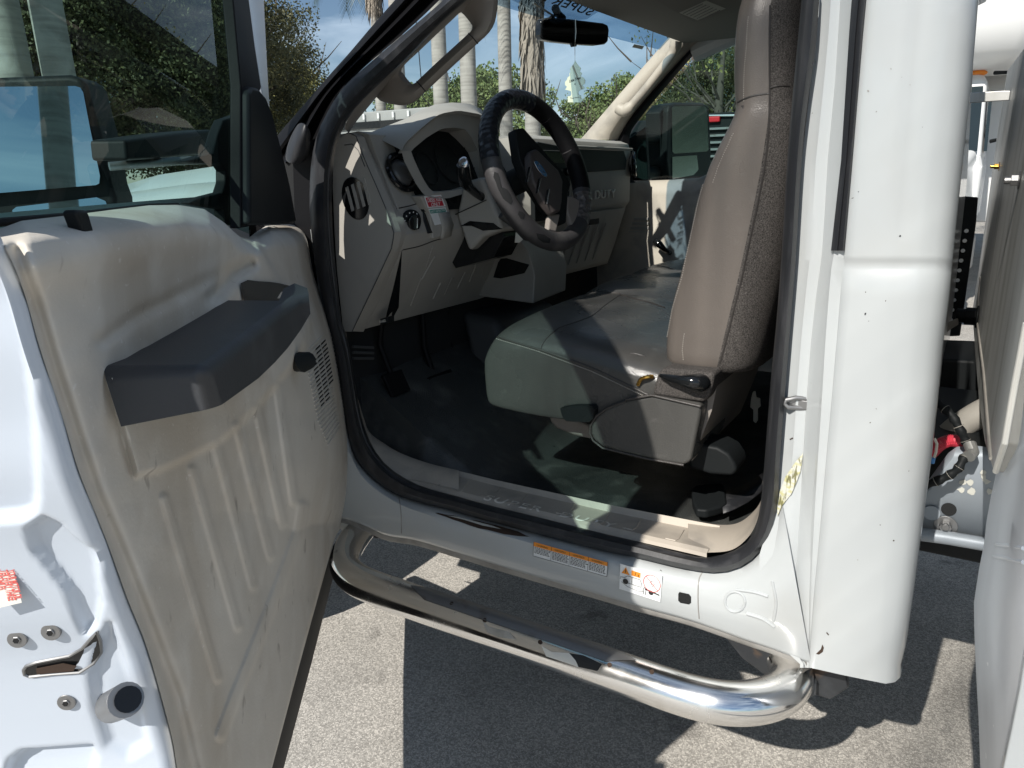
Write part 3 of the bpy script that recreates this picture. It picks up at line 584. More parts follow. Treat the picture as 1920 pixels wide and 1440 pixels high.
CLU = MB().prism([(XC(z), y, z) for y, z in ((.28, 1.365), (.74, 1.365), (.80, 1.6), (.62, 1.62), (.40, 1.60), (.27, 1.53))], (-.01, 0, 0)).build('instrument_cluster', black, dash)
cl = MB()
mb = MB(); tk = MB()
for cy, cz, r_ in ((.36, 1.475, .042), (.47, 1.49, .055), (.61, 1.49, .055), (.70, 1.475, .03), (.42, 1.40, .02), (.33, 1.40, .02)):
    mb.tube([V((XC(cz+r_*math.sin(a))+.002, cy+r_*math.cos(a), cz+r_*math.sin(a))) for a in [2*math.pi*k/24 for k in range(25)]], .0018, 6, cap=False)
    for k in range(9):
        a = math.radians(225-k*33.75); d = V((-.44*math.sin(a), math.cos(a), math.sin(a))); c_ = V((XC(cz)+.0015, cy, cz)); tk.tube([c_+d*r_*.78, c_+d*r_*.92], .0009, 4)
    a = math.radians(210); d = V((-.44*math.sin(a), math.cos(a), math.sin(a))); tk.tube([V((XC(cz)+.003, cy, cz)), V((XC(cz)+.003, cy, cz))+d*r_*.7], .0012, 4)
LATE.append((CLU, mb.build('gauge_ring', dashd, dash))); LATE.append((CLU, tk.build('gauge_marks', cream, dash)))
# wide apron under the column and the lower panel details
MB().loft([[P(*q, 'X', -1.22) for q in r] for r in ([(822, 400), (830, 398), (842, 398)], [(829, 425), (834, 425), (850, 422)], [(826, 448), (833, 447), (845, 443)])]).build('column_side_trim', dashb, dash, solid=.004)
mb = MB()
for a, b in (((812, 462), (800, 500)), ((826, 530), (812, 560)), ((848, 520), (834, 552)), ((872, 510), (858, 540)), ((892, 497), (880, 528)), ((916, 470), (903, 520)), ((790, 520), (770, 573)), ((815, 480), (790, 525))):
    mb.tube([hit(dash, *a, 0), hit(dash, *b, 0)], .003, 8)
LATE.append((dash, mb.build('moulded_rib', dashb, dash)))
MB().prism([hit(dash, a, b, .0012) for a, b in [(735, 582), (746, 576), (733, 600), (719, 610), (722, 598)]], (.002, 0, 0)).build('release_recess', gloss, dash)
rl = MB().prism([P(*q, 'Y', .2) for q in [(712, 598), (726, 594), (726, 606), (712, 610)]], (0, .03, 0)).build('brake_release_lever', black, dash, bevel=.002)
a0 = P(712.5, 606, 'Y', .1985); txt('BRAKE', a0, P(725, 603, 'Y', .1985)-a0, (0, 0, 1), width=.022, height=.007, m=cream, name='lever_lettering', parent=rl, ext=.0002)
# passenger-side fascia
fc = MB().prism([V((-1.204, 1.05, 1.535)), V((-1.204, 1.50, 1.535)), V((-1.204, 1.53, 1.50)), V((-1.204, 1.52, 1.465)), V((-1.204, 1.05, 1.455))], (.003, 0, 0)).build('tray_shade', black, dash, bevel=.001)  # thin dark panel painting the shade inside the open bin
MB().prism([V((-1.199, 1.03, 1.545)), V((-1.199, 1.54, 1.545)), V((-1.199, 1.54, 1.536)), V((-1.199, 1.03, 1.536))], (.02, 0, 0)).build('tray_lip', dashb, dash, bevel=.003)
MB().prism([V((-1.2005, 1.06, 1.47)), V((-1.2005, 1.10, 1.47)), V((-1.2005, 1.10, 1.53)), V((-1.2005, 1.06, 1.53))], (.0008, 0, 0)).build('tray_label', sillbeige, fc)
a0 = V((-1.2055, .99, 1.362))
for s_, y_, wd_ in (('SUPER', .99, .235), ('DUTY', 1.25, .18)): txt(s_, V((-1.2055, y_, 1.362)), (0, 1, 0), (0, 0, 1), width=wd_, height=.032, m=mat('dash_letter_plastic', (.62, .60, .55), .45), name='dash_lettering', parent=dash, ext=.004, bold=.012, space=1.12)
gb = MB().prism([V((-1.222+.012, .99, 1.318)), V((-1.222+.012, 1.55, 1.318)), V((-1.293+.012, 1.55, 1.105)), V((-1.293+.012, .99, 1.105))], (-.02, 0, .0)).build('glove_box', dashb, dash, bevel=.006, seg=3)
mb = MB()
for k in range(5):
    y = 1.10+k*.07; mb.tube([V((-1.23+.012, y, 1.27)), V((-1.285+.012, y, 1.13))], .004, 8)
LATE.append((gb, mb.build('glove_box_rib', dashb, gb)))
MB().box((-1.225, 1.28, 1.285), (.012, .09, .03)).build('glove_box_latch', black, gb, bevel=.004)
# passenger outer vent
vc = V((-1.198, 1.60, 1.485)); vn = V((.9, .35, .1)).normalized(); e, g = fr(vn)
MB().tube([vc+(e*math.cos(a)+g*math.sin(a))*.045 for a in [2*math.pi*k/28 for k in range(29)]], .007, 8, cap=False).ball(vc-vn*.01, (.04, .04, .02), 20, 8, (e, g, vn)).build('round_vent', gloss, dash)
# centre stack with radio
cs = MB().prism([V((-1.20, .775, 1.31)), V((-1.20, 1.0, 1.31)), V((-1.20, 1.03, 1.535)), V((-1.20, .80, 1.55)), V((-1.20, .765, 1.53))], (.016, 0, 0)).build('centre_stack', black, dash, bevel=.003)
MB().box((-1.1825, .90, 1.505), (.004, .16, .035)).build('radio_display', gloss, cs)
for y, z, r_ in ((.82, 1.46, .013), (.985, 1.46, .013), (.82, 1.35, .02), (.90, 1.35, .02), (.975, 1.35, .02)): MB().disc((-1.185, y, z), (1, 0, 0), r_, .014, 20).build('radio_knob', gloss, cs, bevel=.002)
mb = MB()
for r_ in range(3):
    for k in range(6): mb.box((-1.1835, .85+k*.02, 1.465-r_*.028), (.005, .016, .008))
mb.build('radio_button', dashd, cs, bevel=.001)
MB().tube([(-1.1815, .80, 1.40), (-1.1815, 1.0, 1.40)], .0012, 6).build('trim_line', steel, cs)
MB().tube([(-1.1815, .80, 1.525), (-1.1815, 1.0, 1.525)], .0012, 6).build('trim_line', steel, cs)
# centre console tower below the stack
ct = MB().prism([V((-1.22, .69, 1.30)), V((-1.20, .69, 1.34)), V((-1.20, .98, 1.34)), V((-1.22, .98, 1.30))], (0, 0, -.01))
ct = MB(); yl_, yr_ = .675, .955
ct.loft([[V((-1.40, yl_+.06, 1.07)), V((-1.137, yl_, 1.07)), V((-1.17, yr_, 1.07)), V((-1.40, yr_, 1.07))], [V((-1.40, yl_+.06, 1.16)), V((-1.130, yl_, 1.16)), V((-1.165, yr_, 1.16)), V((-1.40, yr_, 1.16))], [V((-1.40, yl_+.05, 1.23)), V((-1.150, yl_+.0, 1.225)), V((-1.185, yr_, 1.225)), V((-1.40, yr_, 1.25))], [V((-1.40, yl_+.05, 1.30)), V((-1.225, yl_+.02, 1.30)), V((-1.225, yr_, 1.30)), V((-1.40, yr_, 1.32))]], closed=True, caps=True)
tower = ct.build('console_tower', dashb, dash, bevel=.006, ang=25)
pk = [(926, 520), (935, 492), (940, 485), (1000, 478), (992, 498), (984, 512), (940, 522)]
MB().prism([hit(tower, a, b, .001) if hit(tower, a, b) is not None else V((0, 0, 0)) for a, b in pk], (.0, -.002, 0)).build('coin_pocket', gloss, tower)
# stickers
rq = [hit(dash, a, b, .0012) for a, b in [(802, 390), (836, 387), (827, 365), (795, 368)]]
stk = MB()
def facept(x, y): return P(x, y, 'X', -1.222)
board = MB().prism([facept(a, b) for a, b in [(788, 368), (828, 358), (838, 378), (850, 420), (843, 440), (812, 448), (806, 400)]], (-.03, 0, 0)).build('sticker_panel', dashb, dash, bevel=.003)
fp = lambda x, y, o=.0008: P(x, y, 'X', -1.222+o)
s1 = MB().add([fp(802, 390), fp(836, 387), fp(827, 365), fp(795, 368)], [[0, 1, 2, 3]]).build('fuel_sticker', paper, board, label='red and white fuel sticker')
MB().add([fp(804, 388, .0012), fp(832.5, 385.5, .0012), fp(826, 368, .0012), fp(798, 371, .0012)], [[0, 1, 2, 3]]).build('fuel_sticker_field', red, board)
a0, ax_, ay_ = fp(802, 379.5, .0018), fp(829, 376.5, .0018)-fp(802, 379.5, .0018), fp(799, 371, .0018)-fp(802, 379.5, .0018)
l1 = txt('DIESEL FUEL', a0, ax_, ay_, width=ax_.length*.96, height=ay_.length*.8, m=paper, name='fuel_lettering', parent=board, ext=0, bold=.02)
a0, ax_ = fp(809, 387.3, .0018), fp(826, 385.3, .0018)-fp(809, 387.3, .0018)
l2 = txt('ONLY', a0, ax_, ay_, width=ax_.length, height=ay_.length*.75, m=paper, name='x', parent=board, ext=0, bold=.02); joinmesh([l1, l2], 'fuel_lettering')
s2 = MB().add([fp(815, 422.5), fp(844, 417), fp(835.5, 388.5), fp(803, 391.5)], [[0, 1, 2, 3]]).build('brake_notice', paper, board, label='white notice with teal heading')
MB().add([fp(807.5, 400.5, .0012), fp(836.5, 397, .0012), fp(834.5, 391, .0012), fp(805, 394, .0012)], [[0, 1, 2, 3]]).build('teal_heading', teal, board)
bx = fp(838, 395, .0018)-fp(806.5, 399.5, .0018)
def brow(s_, x, y, wd, h_, mm): 
    a = fp(x, y, .0018); return txt(s_, a, bx, ay_, width=wd, height=h_, m=mm, name='notice_text', parent=board, ext=0, bold=.01)
tt = [brow('SAFETY INSTRUCTION', 807.5, 399.5, bx.length*.85, .0055, paper)]
for i, (s_, wd) in enumerate((('Parking Brake MUST', .72), ('be fully engaged when', .8), ('equipment or crane', .74), ('is operated.', .45))): tt.append(brow(s_, 809.5+i*1.7, 406+i*4.3, bx.length*wd, .006, ink))
joinmesh(tt, 'notice_text')
# ---- steering column
col_ = MB().prism(pl([(866, 350), (880, 338), (903, 331), (930, 395), (943, 431), (905, 446), (879, 472), (872, 455), (855, 403)], 'Y', .425), (0, .15, 0)).build('steering_column', dashb, truck, bevel=.012, seg=3, label='grey plastic steering column shroud')
MB().prism(pl([(852, 400), (938, 425), (945, 445), (925, 484), (854, 503), (838, 476)], 'Y', .46), (0, .1, 0)).prism(pl([(862, 424), (880, 414), (925, 418), (940, 430), (905, 433), (884, 424)], 'Y', .4235), (0, .01, 0)).build('column_aperture', gloss, col_, bevel=.002)
MB().tube(pl([(854, 402), (880, 390), (912, 375)], 'Y', .4235), .0015, 6).build('shroud_joint', ink, col_)
lev = MB().tube([P(868, 309, 'Y', .30), P(869, 325, 'Y', .31), P(873, 342, 'Y', .335), P(880, 351, 'Y', .36), P(893, 363, 'Y', .40), P(912, 374, 'Y', .45)], [.0165, .018, .017, .013, .011, .012], 14).build('stalk_lever', gloss, col_, ang=60)
MB().ball(P(868, 305, 'Y', .297), (.0155, .0155, .006), 18, 8, (V((1, 0, 0)), V((0, .3, 1)).normalized(), V((0, -1, .3)).normalized())).build('lever_cap', silver, lev)
# ---- steering wheel
wc = V((-1.015, .5, 1.462)); t_, yw = math.radians(20), math.radians(-5)
wn = V((math.cos(t_)*math.cos(yw), math.cos(t_)*math.sin(yw), math.sin(t_))); w1 = V((0, 0, 1)).cross(wn).normalized(); w2 = wn.cross(w1)
wheel_m = mat('worn_wheel_cover', (.048, .046, .048), .5, 0, bump=[('n', 30, .25, .006), ('n', 200, .2, .001)], var=[((.14, .13, .125), 14, .5, .72, .6, W1)])
def wa(a, r=.195, o=0): return wc+(w1*math.cos(a)+w2*math.sin(a))*r+wn*o
N = 72
wheel = MB().tube([wa(2*math.pi*k/N) for k in range(N)]+[wa(0)], .0255, 18, cap=False, up=wn).build('steering_wheel', wheel_m, truck, ang=80, label='worn steering wheel with a flaking cover')
crk = mat('peeled_cover', (.012, .014, .019), .35, 0, bump=[('v', 80, .5, .006)])
def arc(a0, a1, r, m, nm, n=26): 
    mb = MB(); path = [wa(math.radians(a0+(a1-a0)*k/n)) for k in range(n+1)]; rr = [r*(.985+.03*abs(noise.noise(V((k*.9, 3, a0))))) for k in range(n+1)]
    return mb.tube(path, rr, 18, up=wn).build(nm, m, wheel, ang=80)
# find the angles (in the wheel plane) of picture points
def wang(x, y):
    p = PPl(x, y, wc, wn)-wc; return math.degrees(math.atan2(p.dot(w2), p.dot(w1)))
arc(75, 172, .0262, crk, 'peeled_cover_section'); arc(-18, 75, .0260, rubberd, 'bare_rim_section'); arc(-52, -22, .0263, mat('cracked_cover', (.11, .10, .095), .45, 0, bump=[('v', 70, 1, .008)]), 'cracked_cover_section')
for pts in ([(927, 322), (934, 325), (937, 333), (934, 341), (936, 350), (944, 352), (951, 356), (957, 365), (961, 378), (958, 384), (950, 378), (943, 372), (938, 362), (933, 352), (930, 342), (925, 332)], [(972, 396), (978, 397), (984, 402), (982, 410), (976, 410), (971, 402)], [(1005, 437), (1020, 440), (1032, 448), (1030, 456), (1018, 454), (1008, 447)]):
    patch(wheel, pts, carpetd, 'flaked_patch', wheel, .0012)
def WP(x, y, o): return PPl(x, y, wc+wn*o, wn)
back_ = MB().prism([WP(a, b, -.02) for a, b in [(950, 250), (966, 247), (1000, 285), (1048, 338), (1056, 352), (1050, 372), (1046, 425), (1030, 424), (1005, 390), (975, 345), (958, 305)]], wn*.03).build('wheel_hub', black, wheel, bevel=.006, seg=3)
padm = mat('airbag_cover', (.062, .052, .05), .55, 0, bump=('n', 400, .3, .001))
airbag = MB().prism([WP(a, b, .012) for a, b in [(981, 296), (985, 288), (993, 285), (1034, 325), (1043, 346), (1041, 385), (1038, 402), (1025, 406), (1008, 385), (986, 345), (981, 315)]], wn*.025).build('airbag_pad', padm, wheel, bevel=.007, seg=3)
mb = MB(); mb2 = MB()
for (x0, y0), (x1, y1) in (((995, 313), (989, 341)), ((1014, 335), (1008, 362)), ((1030, 355), (1025, 383))):
    mb.prism([WP(a, b, .0375) for a, b in [(x0-5, y0+1), (x0, y0-1), (x1, y1), (x1-4, y1+1)]], wn*.0006); mb2.prism([WP(a, b, .038) for a, b in [(x0-1, y0), (x0+1, y0), (x1+1, y1), (x1-1, y1)]], wn*.001)
mb.build('pad_slot', gloss, airbag); mb2.build('slot_edge', silver, airbag)
ec_, el, es = WP(1013, 317, .038), (WP(1025, 333, .038)-WP(1001, 302, .038))/2, None
es = wn.cross(el).normalized()*el.length*.42
ov = [ec_+el*math.cos(a)+es*math.sin(a) for a in [2*math.pi*k/32 for k in range(32)]]
emb = MB().prism(ov, wn*.002).build('oval_emblem', silver, airbag, bevel=.0006)
MB().prism([ec_+el*.9*math.cos(a)+es*.86*math.sin(a)+wn*.0021 for a in [2*math.pi*k/32 for k in range(32)]], wn*.0004).build('emblem_field', bluem, airbag)
txt('Ford', ec_-el*.62-es*.45+wn*.0028, el, es, width=el.length*1.25, height=es.length*.95, m=silver, name='emblem_script', parent=airbag, ext=.0003, shear=.35)
MB().prism([WP(a, b, -.01) for a, b in [(1055, 372), (1062, 370), (1092, 388), (1093, 432), (1075, 440), (1062, 425), (1054, 400)]], wn*.018).build('wheel_spoke', visor, wheel, bevel=.006)
MB().prism([WP(a, b, -.006) for a, b in [(1022, 405), (1042, 404), (1034, 440), (1018, 436)]], wn*.018).build('wheel_spoke', visor, wheel, bevel=.006)
MB().tube([wc-wn*.16, wc-wn*.02], .035, 16).build('wheel_boss', black, wheel)
MB().prism([P(*q, 'Y', .5) for q in [(967, 436), (979, 433), (980, 449), (974, 455), (965, 455)]], (0, .002, 0)).build('key_tag', cream, col_)
MB().tube([P(940, 402, 'Y', .40), P(965, 422, 'Y', .43), P(985, 446, 'Y', .47), P(992, 448, 'Y', .5)], [.012, .01, .008, .007], 8).build('stalk_lever', dashd, col_, ang=60)
# ---- pedals
pd_ = MB().prism([V((-1.33, .40, .80)), V((-1.33, .52, .80)), V((-1.36, .52, .87)), V((-1.36, .40, .87))], (.015, 0, .006)).tube([(-1.36, .46, .84), (-1.40, .46, .95), (-1.40, .46, 1.1)], .01, 8).build('brake_pedal', rubberd, truck, bevel=.004)
MB().prism([V((-1.36, .60, .76)), V((-1.36, .66, .76)), V((-1.42, .66, .90)), V((-1.42, .60, .90))], (.012, 0, .006)).tube([(-1.41, .63, .86), (-1.44, .63, .98), (-1.42, .63, 1.1)], .008, 8).build('accelerator_pedal', rubberd, truck, bevel=.004)
MB().prism([V((-1.34, .22, .86)), V((-1.34, .30, .86)), V((-1.37, .30, .92)), V((-1.37, .22, .92))], (.012, 0, .004)).tube([(-1.36, .26, .9), (-1.40, .26, 1.0), (-1.38, .26, 1.1)], .009, 8).build('parking_brake_pedal', rubberd, truck, bevel=.004)
mb = MB()
for k in range(3): mb.tube([P(662, 650+k*11, 'Y', .14), P(700, 652+k*10, 'Y', .22)], .004, 6)
mb.build('kick_panel_vent', dashd, truck)
# ================================================================= SEAT
leatherc = mat('shaded_seat_leather', (.074, .073, .069), .28, 0, bump=[('v', 420, .25, .0012), ('n', 10, .3, .012)], var=[((.07, .066, .062), 4, .45, .7, .5, W1), ((.17, .165, .155), 22, .62, .78, .45, W1)], rvar=(6, .18, .36))  # seat leather again, darkened in colour for the dimmer light on the cushion
sv = mat('seat_leather_dark', (.05, .045, .042), .45, 0, bump=[('v', 420, .25, .0012), ('n', 12, .2, .008)])
seat = thing('dummy', (0, 0, 0), 'x', 'x'); bpy.data.objects.remove(seat)
def ring(pts, n=36):
    q = resample(smoothpath([V(p) for p in pts]+[V(pts[0])], 4), n+1); return q[:-1]
def cush(y, zt, dx=0, zb=.90, front=0, sh=0):
    # closed profile (X,z) of the cushion at width position y
    return [V((a+dx*(1 if a < -.7 else 0)+front, y, b)) for a, b in [(-.50, zb+.02), (-.72, zb-.015-sh), (-.88, zb-.02-sh), (-.985, zb-.012), (-1.008, zb-.008), (-1.014, zb+.02), (-1.018, zb+.10), (-1.012, zt-.04), (-.99, zt-.012), (-.96, zt-.002), (-.9, zt), (-.8, zt-.003), (-.7, zt-.018), (-.6, zt-.038), (-.5, zt-.05), (-.46, zt-.08), (-.46, zb+.06)]]
ys_ = [(.215, 1.055, 0), (.225, 1.075, 0), (.26, 1.092, 0), (.34, 1.102, 0), (.5, 1.108, -.008), (.64, 1.11, -.01), (.70, 1.112, -.012), (.735, 1.108, -.01), (.77, 1.118, -.012), (.9, 1.13, -.01), (1.05, 1.13, -.01), (1.085, 1.124, -.008), (1.12, 1.135, -.01), (1.35, 1.14, -.008), (1.6, 1.13, 0), (1.65, 1.10, 0), (1.66, 1.07, 0)]
rows = [cush(y, z, d) for y, z, d in ys_]
# rounded first side
f0 = [p+V((.004 if p.x < -.9 else 0, -.0, -.006 if p.z > 1.0 else .004)) for p in cush(.208, 1.05)]
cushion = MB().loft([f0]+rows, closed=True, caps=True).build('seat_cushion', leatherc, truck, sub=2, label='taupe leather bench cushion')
for q in cushion.data.polygons: pass
def stitches(obj, pth, n, parent, r=.0011, ln=.45, off=.0016, m=stitch, nm='stitching'):
    pp = resample(px2(pth) if isinstance(pth[0], tuple) else pth, n*2); mb = MB()
    for i in range(0, len(pp)-1, 2):
        a, b = hit(obj, pp[i].x, pp[i].y, off), hit(obj, pp[i+1].x, pp[i+1].y, off)
        if (a-b).length < .03: mb.tube([a, b], r, 4)
    return mb.build(nm, m, parent)
s1p = [(918, 628), (945, 636), (980, 646), (1013, 656), (1060, 672), (1110, 690), (1165, 716), (1215, 740)]
MB().tube(seam(cushion, s1p, off=.0005), .0026, 8).build('edge_piping', sv, cushion)
MB().tube(seam(cushion, [(1013, 655), (1022, 638), (1047, 616), (1080, 604), (1110, 592), (1135, 572), (1163, 553)], off=.0002), .0018, 8).tube(seam(cushion, [(1163, 553), (1190, 560), (1220, 568), (1246, 577)], off=.0004), .002, 8).tube(seam(cushion, [(1120, 546), (1160, 550), (1163, 553)], off=.0002), .0018, 6).tube(seam(cushion, [(1190, 498), (1215, 496), (1245, 500), (1262, 505)], off=.0002), .0018, 6).build('sewn_seam', sv, cushion)
stitches(cushion, [(925, 634), (980, 650), (1013, 660), (1110, 696), (1205, 741)], 90, cushion)
# seat frame, covers, levers
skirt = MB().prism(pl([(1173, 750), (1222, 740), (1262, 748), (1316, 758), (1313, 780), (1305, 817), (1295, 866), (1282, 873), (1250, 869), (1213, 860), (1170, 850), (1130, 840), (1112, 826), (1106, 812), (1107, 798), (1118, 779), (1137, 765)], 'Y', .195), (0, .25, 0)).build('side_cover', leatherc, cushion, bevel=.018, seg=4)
MB().tube(pl([(1173, 749), (1222, 741), (1262, 750), (1314, 762)], 'Y', .193), .003, 8).tube(pl([(1174, 752), (1137, 766), (1118, 780), (1107, 798), (1106, 812), (1112, 826), (1130, 840), (1213, 860), (1282, 872)], 'Y', .197), .0028, 8).build('edge_piping', sv, skirt)
MB().prism(pl([(1222, 742), (1227, 720), (1232, 700), (1245, 690), (1340, 700), (1336, 722), (1330, 745), (1318, 756), (1262, 748)], 'Y', .198), (0, .4, 0)).build('fabric_flap', fabric, cushion, bevel=.02, seg=3)
MB().prism(pl([(1316, 760), (1345, 720), (1335, 770), (1300, 860), (1296, 866)], 'Y', .24), (0, .4, 0)).build('seat_rear_skirt', visor, cushion, bevel=.01)
lv = MB().tube([P(1238, 704, 'Y', .19), P(1255, 709, 'Y', .18), P(1275, 713, 'Y', .175), P(1295, 716, 'Y', .175), P(1312, 718, 'Y', .18), P(1322, 717, 'Y', .21)], [.004, .008, .010, .016, .020, .016], 14, up=(0, 0, 1)).build('recline_lever', gloss, cushion, ang=70, label='black recline lever at the foot of the backrest')
MB().prism(pl([(1050, 766), (1075, 762), (1110, 762), (1114, 768), (1112, 785), (1104, 792), (1062, 790), (1055, 784)], 'Y', .185), (0, .06, 0)).disc(P(1091, 781, 'Y', .1845), (0, -1, 0), .004, .001).build('slide_handle', black, cushion, bevel=.006, seg=3)
MB().prism(pl([(1027, 775), (1060, 778), (1110, 800), (1112, 826), (1075, 818), (1042, 805), (1030, 792)], 'Y', .28), (0, .3, 0)).build('seat_frame', visor, cushion, bevel=.01)
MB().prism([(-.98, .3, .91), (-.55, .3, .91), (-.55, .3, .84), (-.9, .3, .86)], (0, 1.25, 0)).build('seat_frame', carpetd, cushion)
MB().prism(pl([(1292, 878), (1288, 850), (1300, 836), (1318, 833), (1345, 838), (1366, 850), (1378, 868), (1382, 884), (1372, 893), (1330, 890)], 'Y', .27), (0, .09, 0)).build('rail_cover', black, cushion, bevel=.02, seg=4, label='domed black plastic cover over the seat rail')
MB().tube([P(1310, 826, 'Y', .3), P(1345, 828, 'Y', .34)], .014, 12).build('slide_bar', black, cushion)
# gold loop in the gap
gl = [P(1196, 722, 'Y', .205), P(1202, 711, 'Y', .20), P(1213, 707, 'Y', .20), P(1224, 706, 'Y', .21)]
MB().tube(smoothpath(gl, 4), .0045, 8).build('brass_ring', brass, cushion)
# backrest: stack of plan sections, front edge left, fabric at the back
zt = [  # px y, front x, seam x (at Y=.24)
 (-70, 1400, 1452), (-30, 1384, 1448), (10, 1377, 1444), (60, 1371, 1443), (120, 1369, 1443), (175, 1370, 1443), (196, 1374, 1443), (215, 1371, 1443), (245, 1356, 1441), (310, 1322, 1434), (380, 1302, 1421), (450, 1287, 1406), (520, 1271, 1391), (580, 1253, 1376), (640, 1244, 1361), (680, 1243, 1351), (705, 1250, 1343)]
def bsec(y, xf, xs, wide, cut=1):
    a = P(xf, y, 'Y', .27); b = P(xs, y, 'Y', .245); z = (a.z+b.z)/2; XF, XB = a.x, b.x
    head = y < 200
    y0, y1 = (.245, .76) if not head else (.25, .72)
    dpt = .055 if head else .07
    if y < 0: y0 += .02; y1 -= .04
    f = [V((XF, y0+.05, z)), V((XF+.006, y0+.02, z)), V((XF+.03, y0+.004, z)), V((XF*.5+XB*.5, y0-.004, z)), V((XB, y0+.003, z)),
         V((XB+.022, y0+.012, z)), V((XB+dpt*.75, y0+.035, z)), V((XB+dpt, y0+.10, z)), V((XB+dpt, (y0+y1)/2, z)), V((XB+dpt, y1-.1, z)), V((XB+dpt*.7, y1-.03, z)), V((XB, y1, z)), V((XF+.02, y1, z)), V((XF-.005, y1-.05, z)), V((XF+.01, (y0+y1)/2, z)), V((XF-.003, y0+.12, z))]
    return f
rows = [bsec(y, a, b, 1) for y, a, b in zt]
top = [V((p.x*.5+rows[0][0].x*.5, p.y*.8+.48*.2, p.z+.02)) for p in rows[0]]
bk = MB().loft([top]+rows, closed=True, caps=True)
backrest = bk.build('seat_backrest', leather, truck, sub=1, label='tall taupe leather backrest with integral headrest')
backrest.data.materials.append(fabric)
for p in backrest.data.polygons:
    vi = [v % 16 for v in p.vertices]
    if len(vi) == 4 and min(vi) >= 4 and max(vi) <= 11: p.material_index = 1
BV.clear()
fs = [(1444, 10), (1443, 60), (1443, 120), (1443, 190), (1441, 245), (1434, 310), (1421, 380), (1406, 450), (1391, 520), (1376, 580), (1361, 640), (1350, 680)]
MB().tube(seam(backrest, fs, off=.0), .002, 6).build('edge_piping', sv, backrest)
MB().tube(seam(backrest, [(1374, 198), (1392, 187), (1415, 179), (1443, 175)], off=-.0005), .0022, 6).tube(seam(backrest, [(1444, 165), (1460, 161), (1480, 161)], off=0), .002, 6).build('sewn_seam', sv, backrest)
stitches(backrest, [(1382, 20), (1376, 60), (1374, 130), (1377, 190)], 42, backrest, off=.001)
stitches(backrest, [(1362, 245), (1328, 312), (1309, 380), (1294, 450), (1279, 520), (1261, 580), (1250, 640), (1250, 690)], 105, backrest, off=.001)
# rest of the bench backrest
rows = []
for z, xf in ((1.02, -.55), (1.2, -.53), (1.4, -.49), (1.6, -.45), (1.66, -.43)):
    k = .03 if z > 1.64 else 0
    rows.append([V((xf+k, .80, z)), V((xf-.01+k, .86, z)), V((xf-.01+k, 1.55, z)), V((xf+k, 1.64, z)), V((xf+.14-k, 1.64, z)), V((xf+.16-k, 1.5, z)), V((xf+.16-k, .9, z)), V((xf+.14-k, .80, z))])
MB().loft(rows, closed=True, caps=True).build('seat_backrest', leather, truck, sub=2, label='passenger part of the bench backrest')
# belt stalk on the floor, clip
bl = MB().prism(pl([(1296, 930), (1304, 924), (1330, 921), (1352, 920), (1358, 925), (1362, 958), (1350, 966), (1325, 973), (1305, 971), (1298, 955)], 'Z', .685), (0, .0, .022)).build('belt_buckle', black, truck, bevel=.006, seg=3)
MB().loft([[P(x, y, 'Z', .70), P(x+4, y+w_, 'Z', .70)] for i, (x, y, w_) in enumerate([(1352, 921, 42), (1375, 918, 36), (1398, 908, 34), (1420, 895, 30), (1438, 880, 28)])]).build('belt_webbing', rubber, bl, solid=.003)
MB().prism(pl([(1411, 735), (1416, 733), (1418, 745), (1425, 747), (1426, 762), (1421, 766), (1421, 788), (1417, 794), (1412, 790), (1412, 768), (1406, 764), (1408, 748)], 'Y', .95), (0, .006, 0)).build('plastic_clip', cream, truck, bevel=.002)
# ================================================================= GLAZING, TRIM AND MIRRORS
ws = []
for i in range(13):
    t = i/12; y0, y1 = .14+.0*t, 1.76; bulge = .07*math.sin(math.pi*t)
    b = V((-1.56-bulge, .14+1.62*t, 1.48)); tp = V((-1.0-bulge, .22+1.44*t, 1.945+.015*math.sin(math.pi*t)))
    ws.append([b.lerp(tp, k/8)+V((-.02*math.sin(math.pi*k/8), 0, .012*math.sin(math.pi*k/8))) for k in range(9)])
wsh = MB().loft(ws).build('windshield', wsglass, truck, ang=80)
def band(lo, hi, n, m, nm, off):
    a = resample(px2(lo), n); b = resample(px2(hi), n)
    return MB().loft([[hit(wsh, p.x*(1-k)+q.x*k, p.y*(1-k)+q.y*k, off) for k in (0, .33, .66, 1)] for p, q in zip(a, b)]).build(nm, m, wsh, ang=80)
sb = band([(900, -2), (932, 8), (1000, 28), (1140, 68), (1236, 92)], [(925, -60), (960, -55), (1050, -25), (1150, 8), (1272, 52)], 20, shadeglass, 'sun_shade_band', .003)
ban = glass('grey_banner_film', (.52, .57, .62), .1)
band([(930, -15), (985, 10), (1025, 30), (1060, 36), (1100, 34), (1122, 18), (1146, 9)], [(935, -60), (985, -50), (1020, -42), (1060, -30), (1100, -12), (1122, 0), (1150, 8)], 14, ban, 'banner_film', .0045)
a0 = hit(wsh, 1103, 27, .006); a1 = hit(wsh, 1030, 3, .006); up = hit(wsh, 1108, 17, .006)-a0
for s_, f_, w_ in (('SUPER', 0, 1.0), ('DUTY', 1.12, .8)): txt(s_, a0+(a1-a0)*f_, a1-a0, up, width=(a1-a0).length*w_, height=up.length*1.2, m=ink, name='banner_lettering', parent=wsh, ext=0, bold=.02, space=1.1)
q = [hit(wsh, a, b, .004) for a, b in [(1184, 87), (1203, 91), (1207, 85), (1188, 81)]]; MB().add(q, [[0, 1, 2, 3]]).build('glass_maker_mark', hosegrey, wsh)
MB().tube([(-1.60, 1.15, 1.50), (-1.9, 1.16, 1.75), (-1.92, 1.16, 2.15)], .002, 5).build('radio_aerial', black, truck)
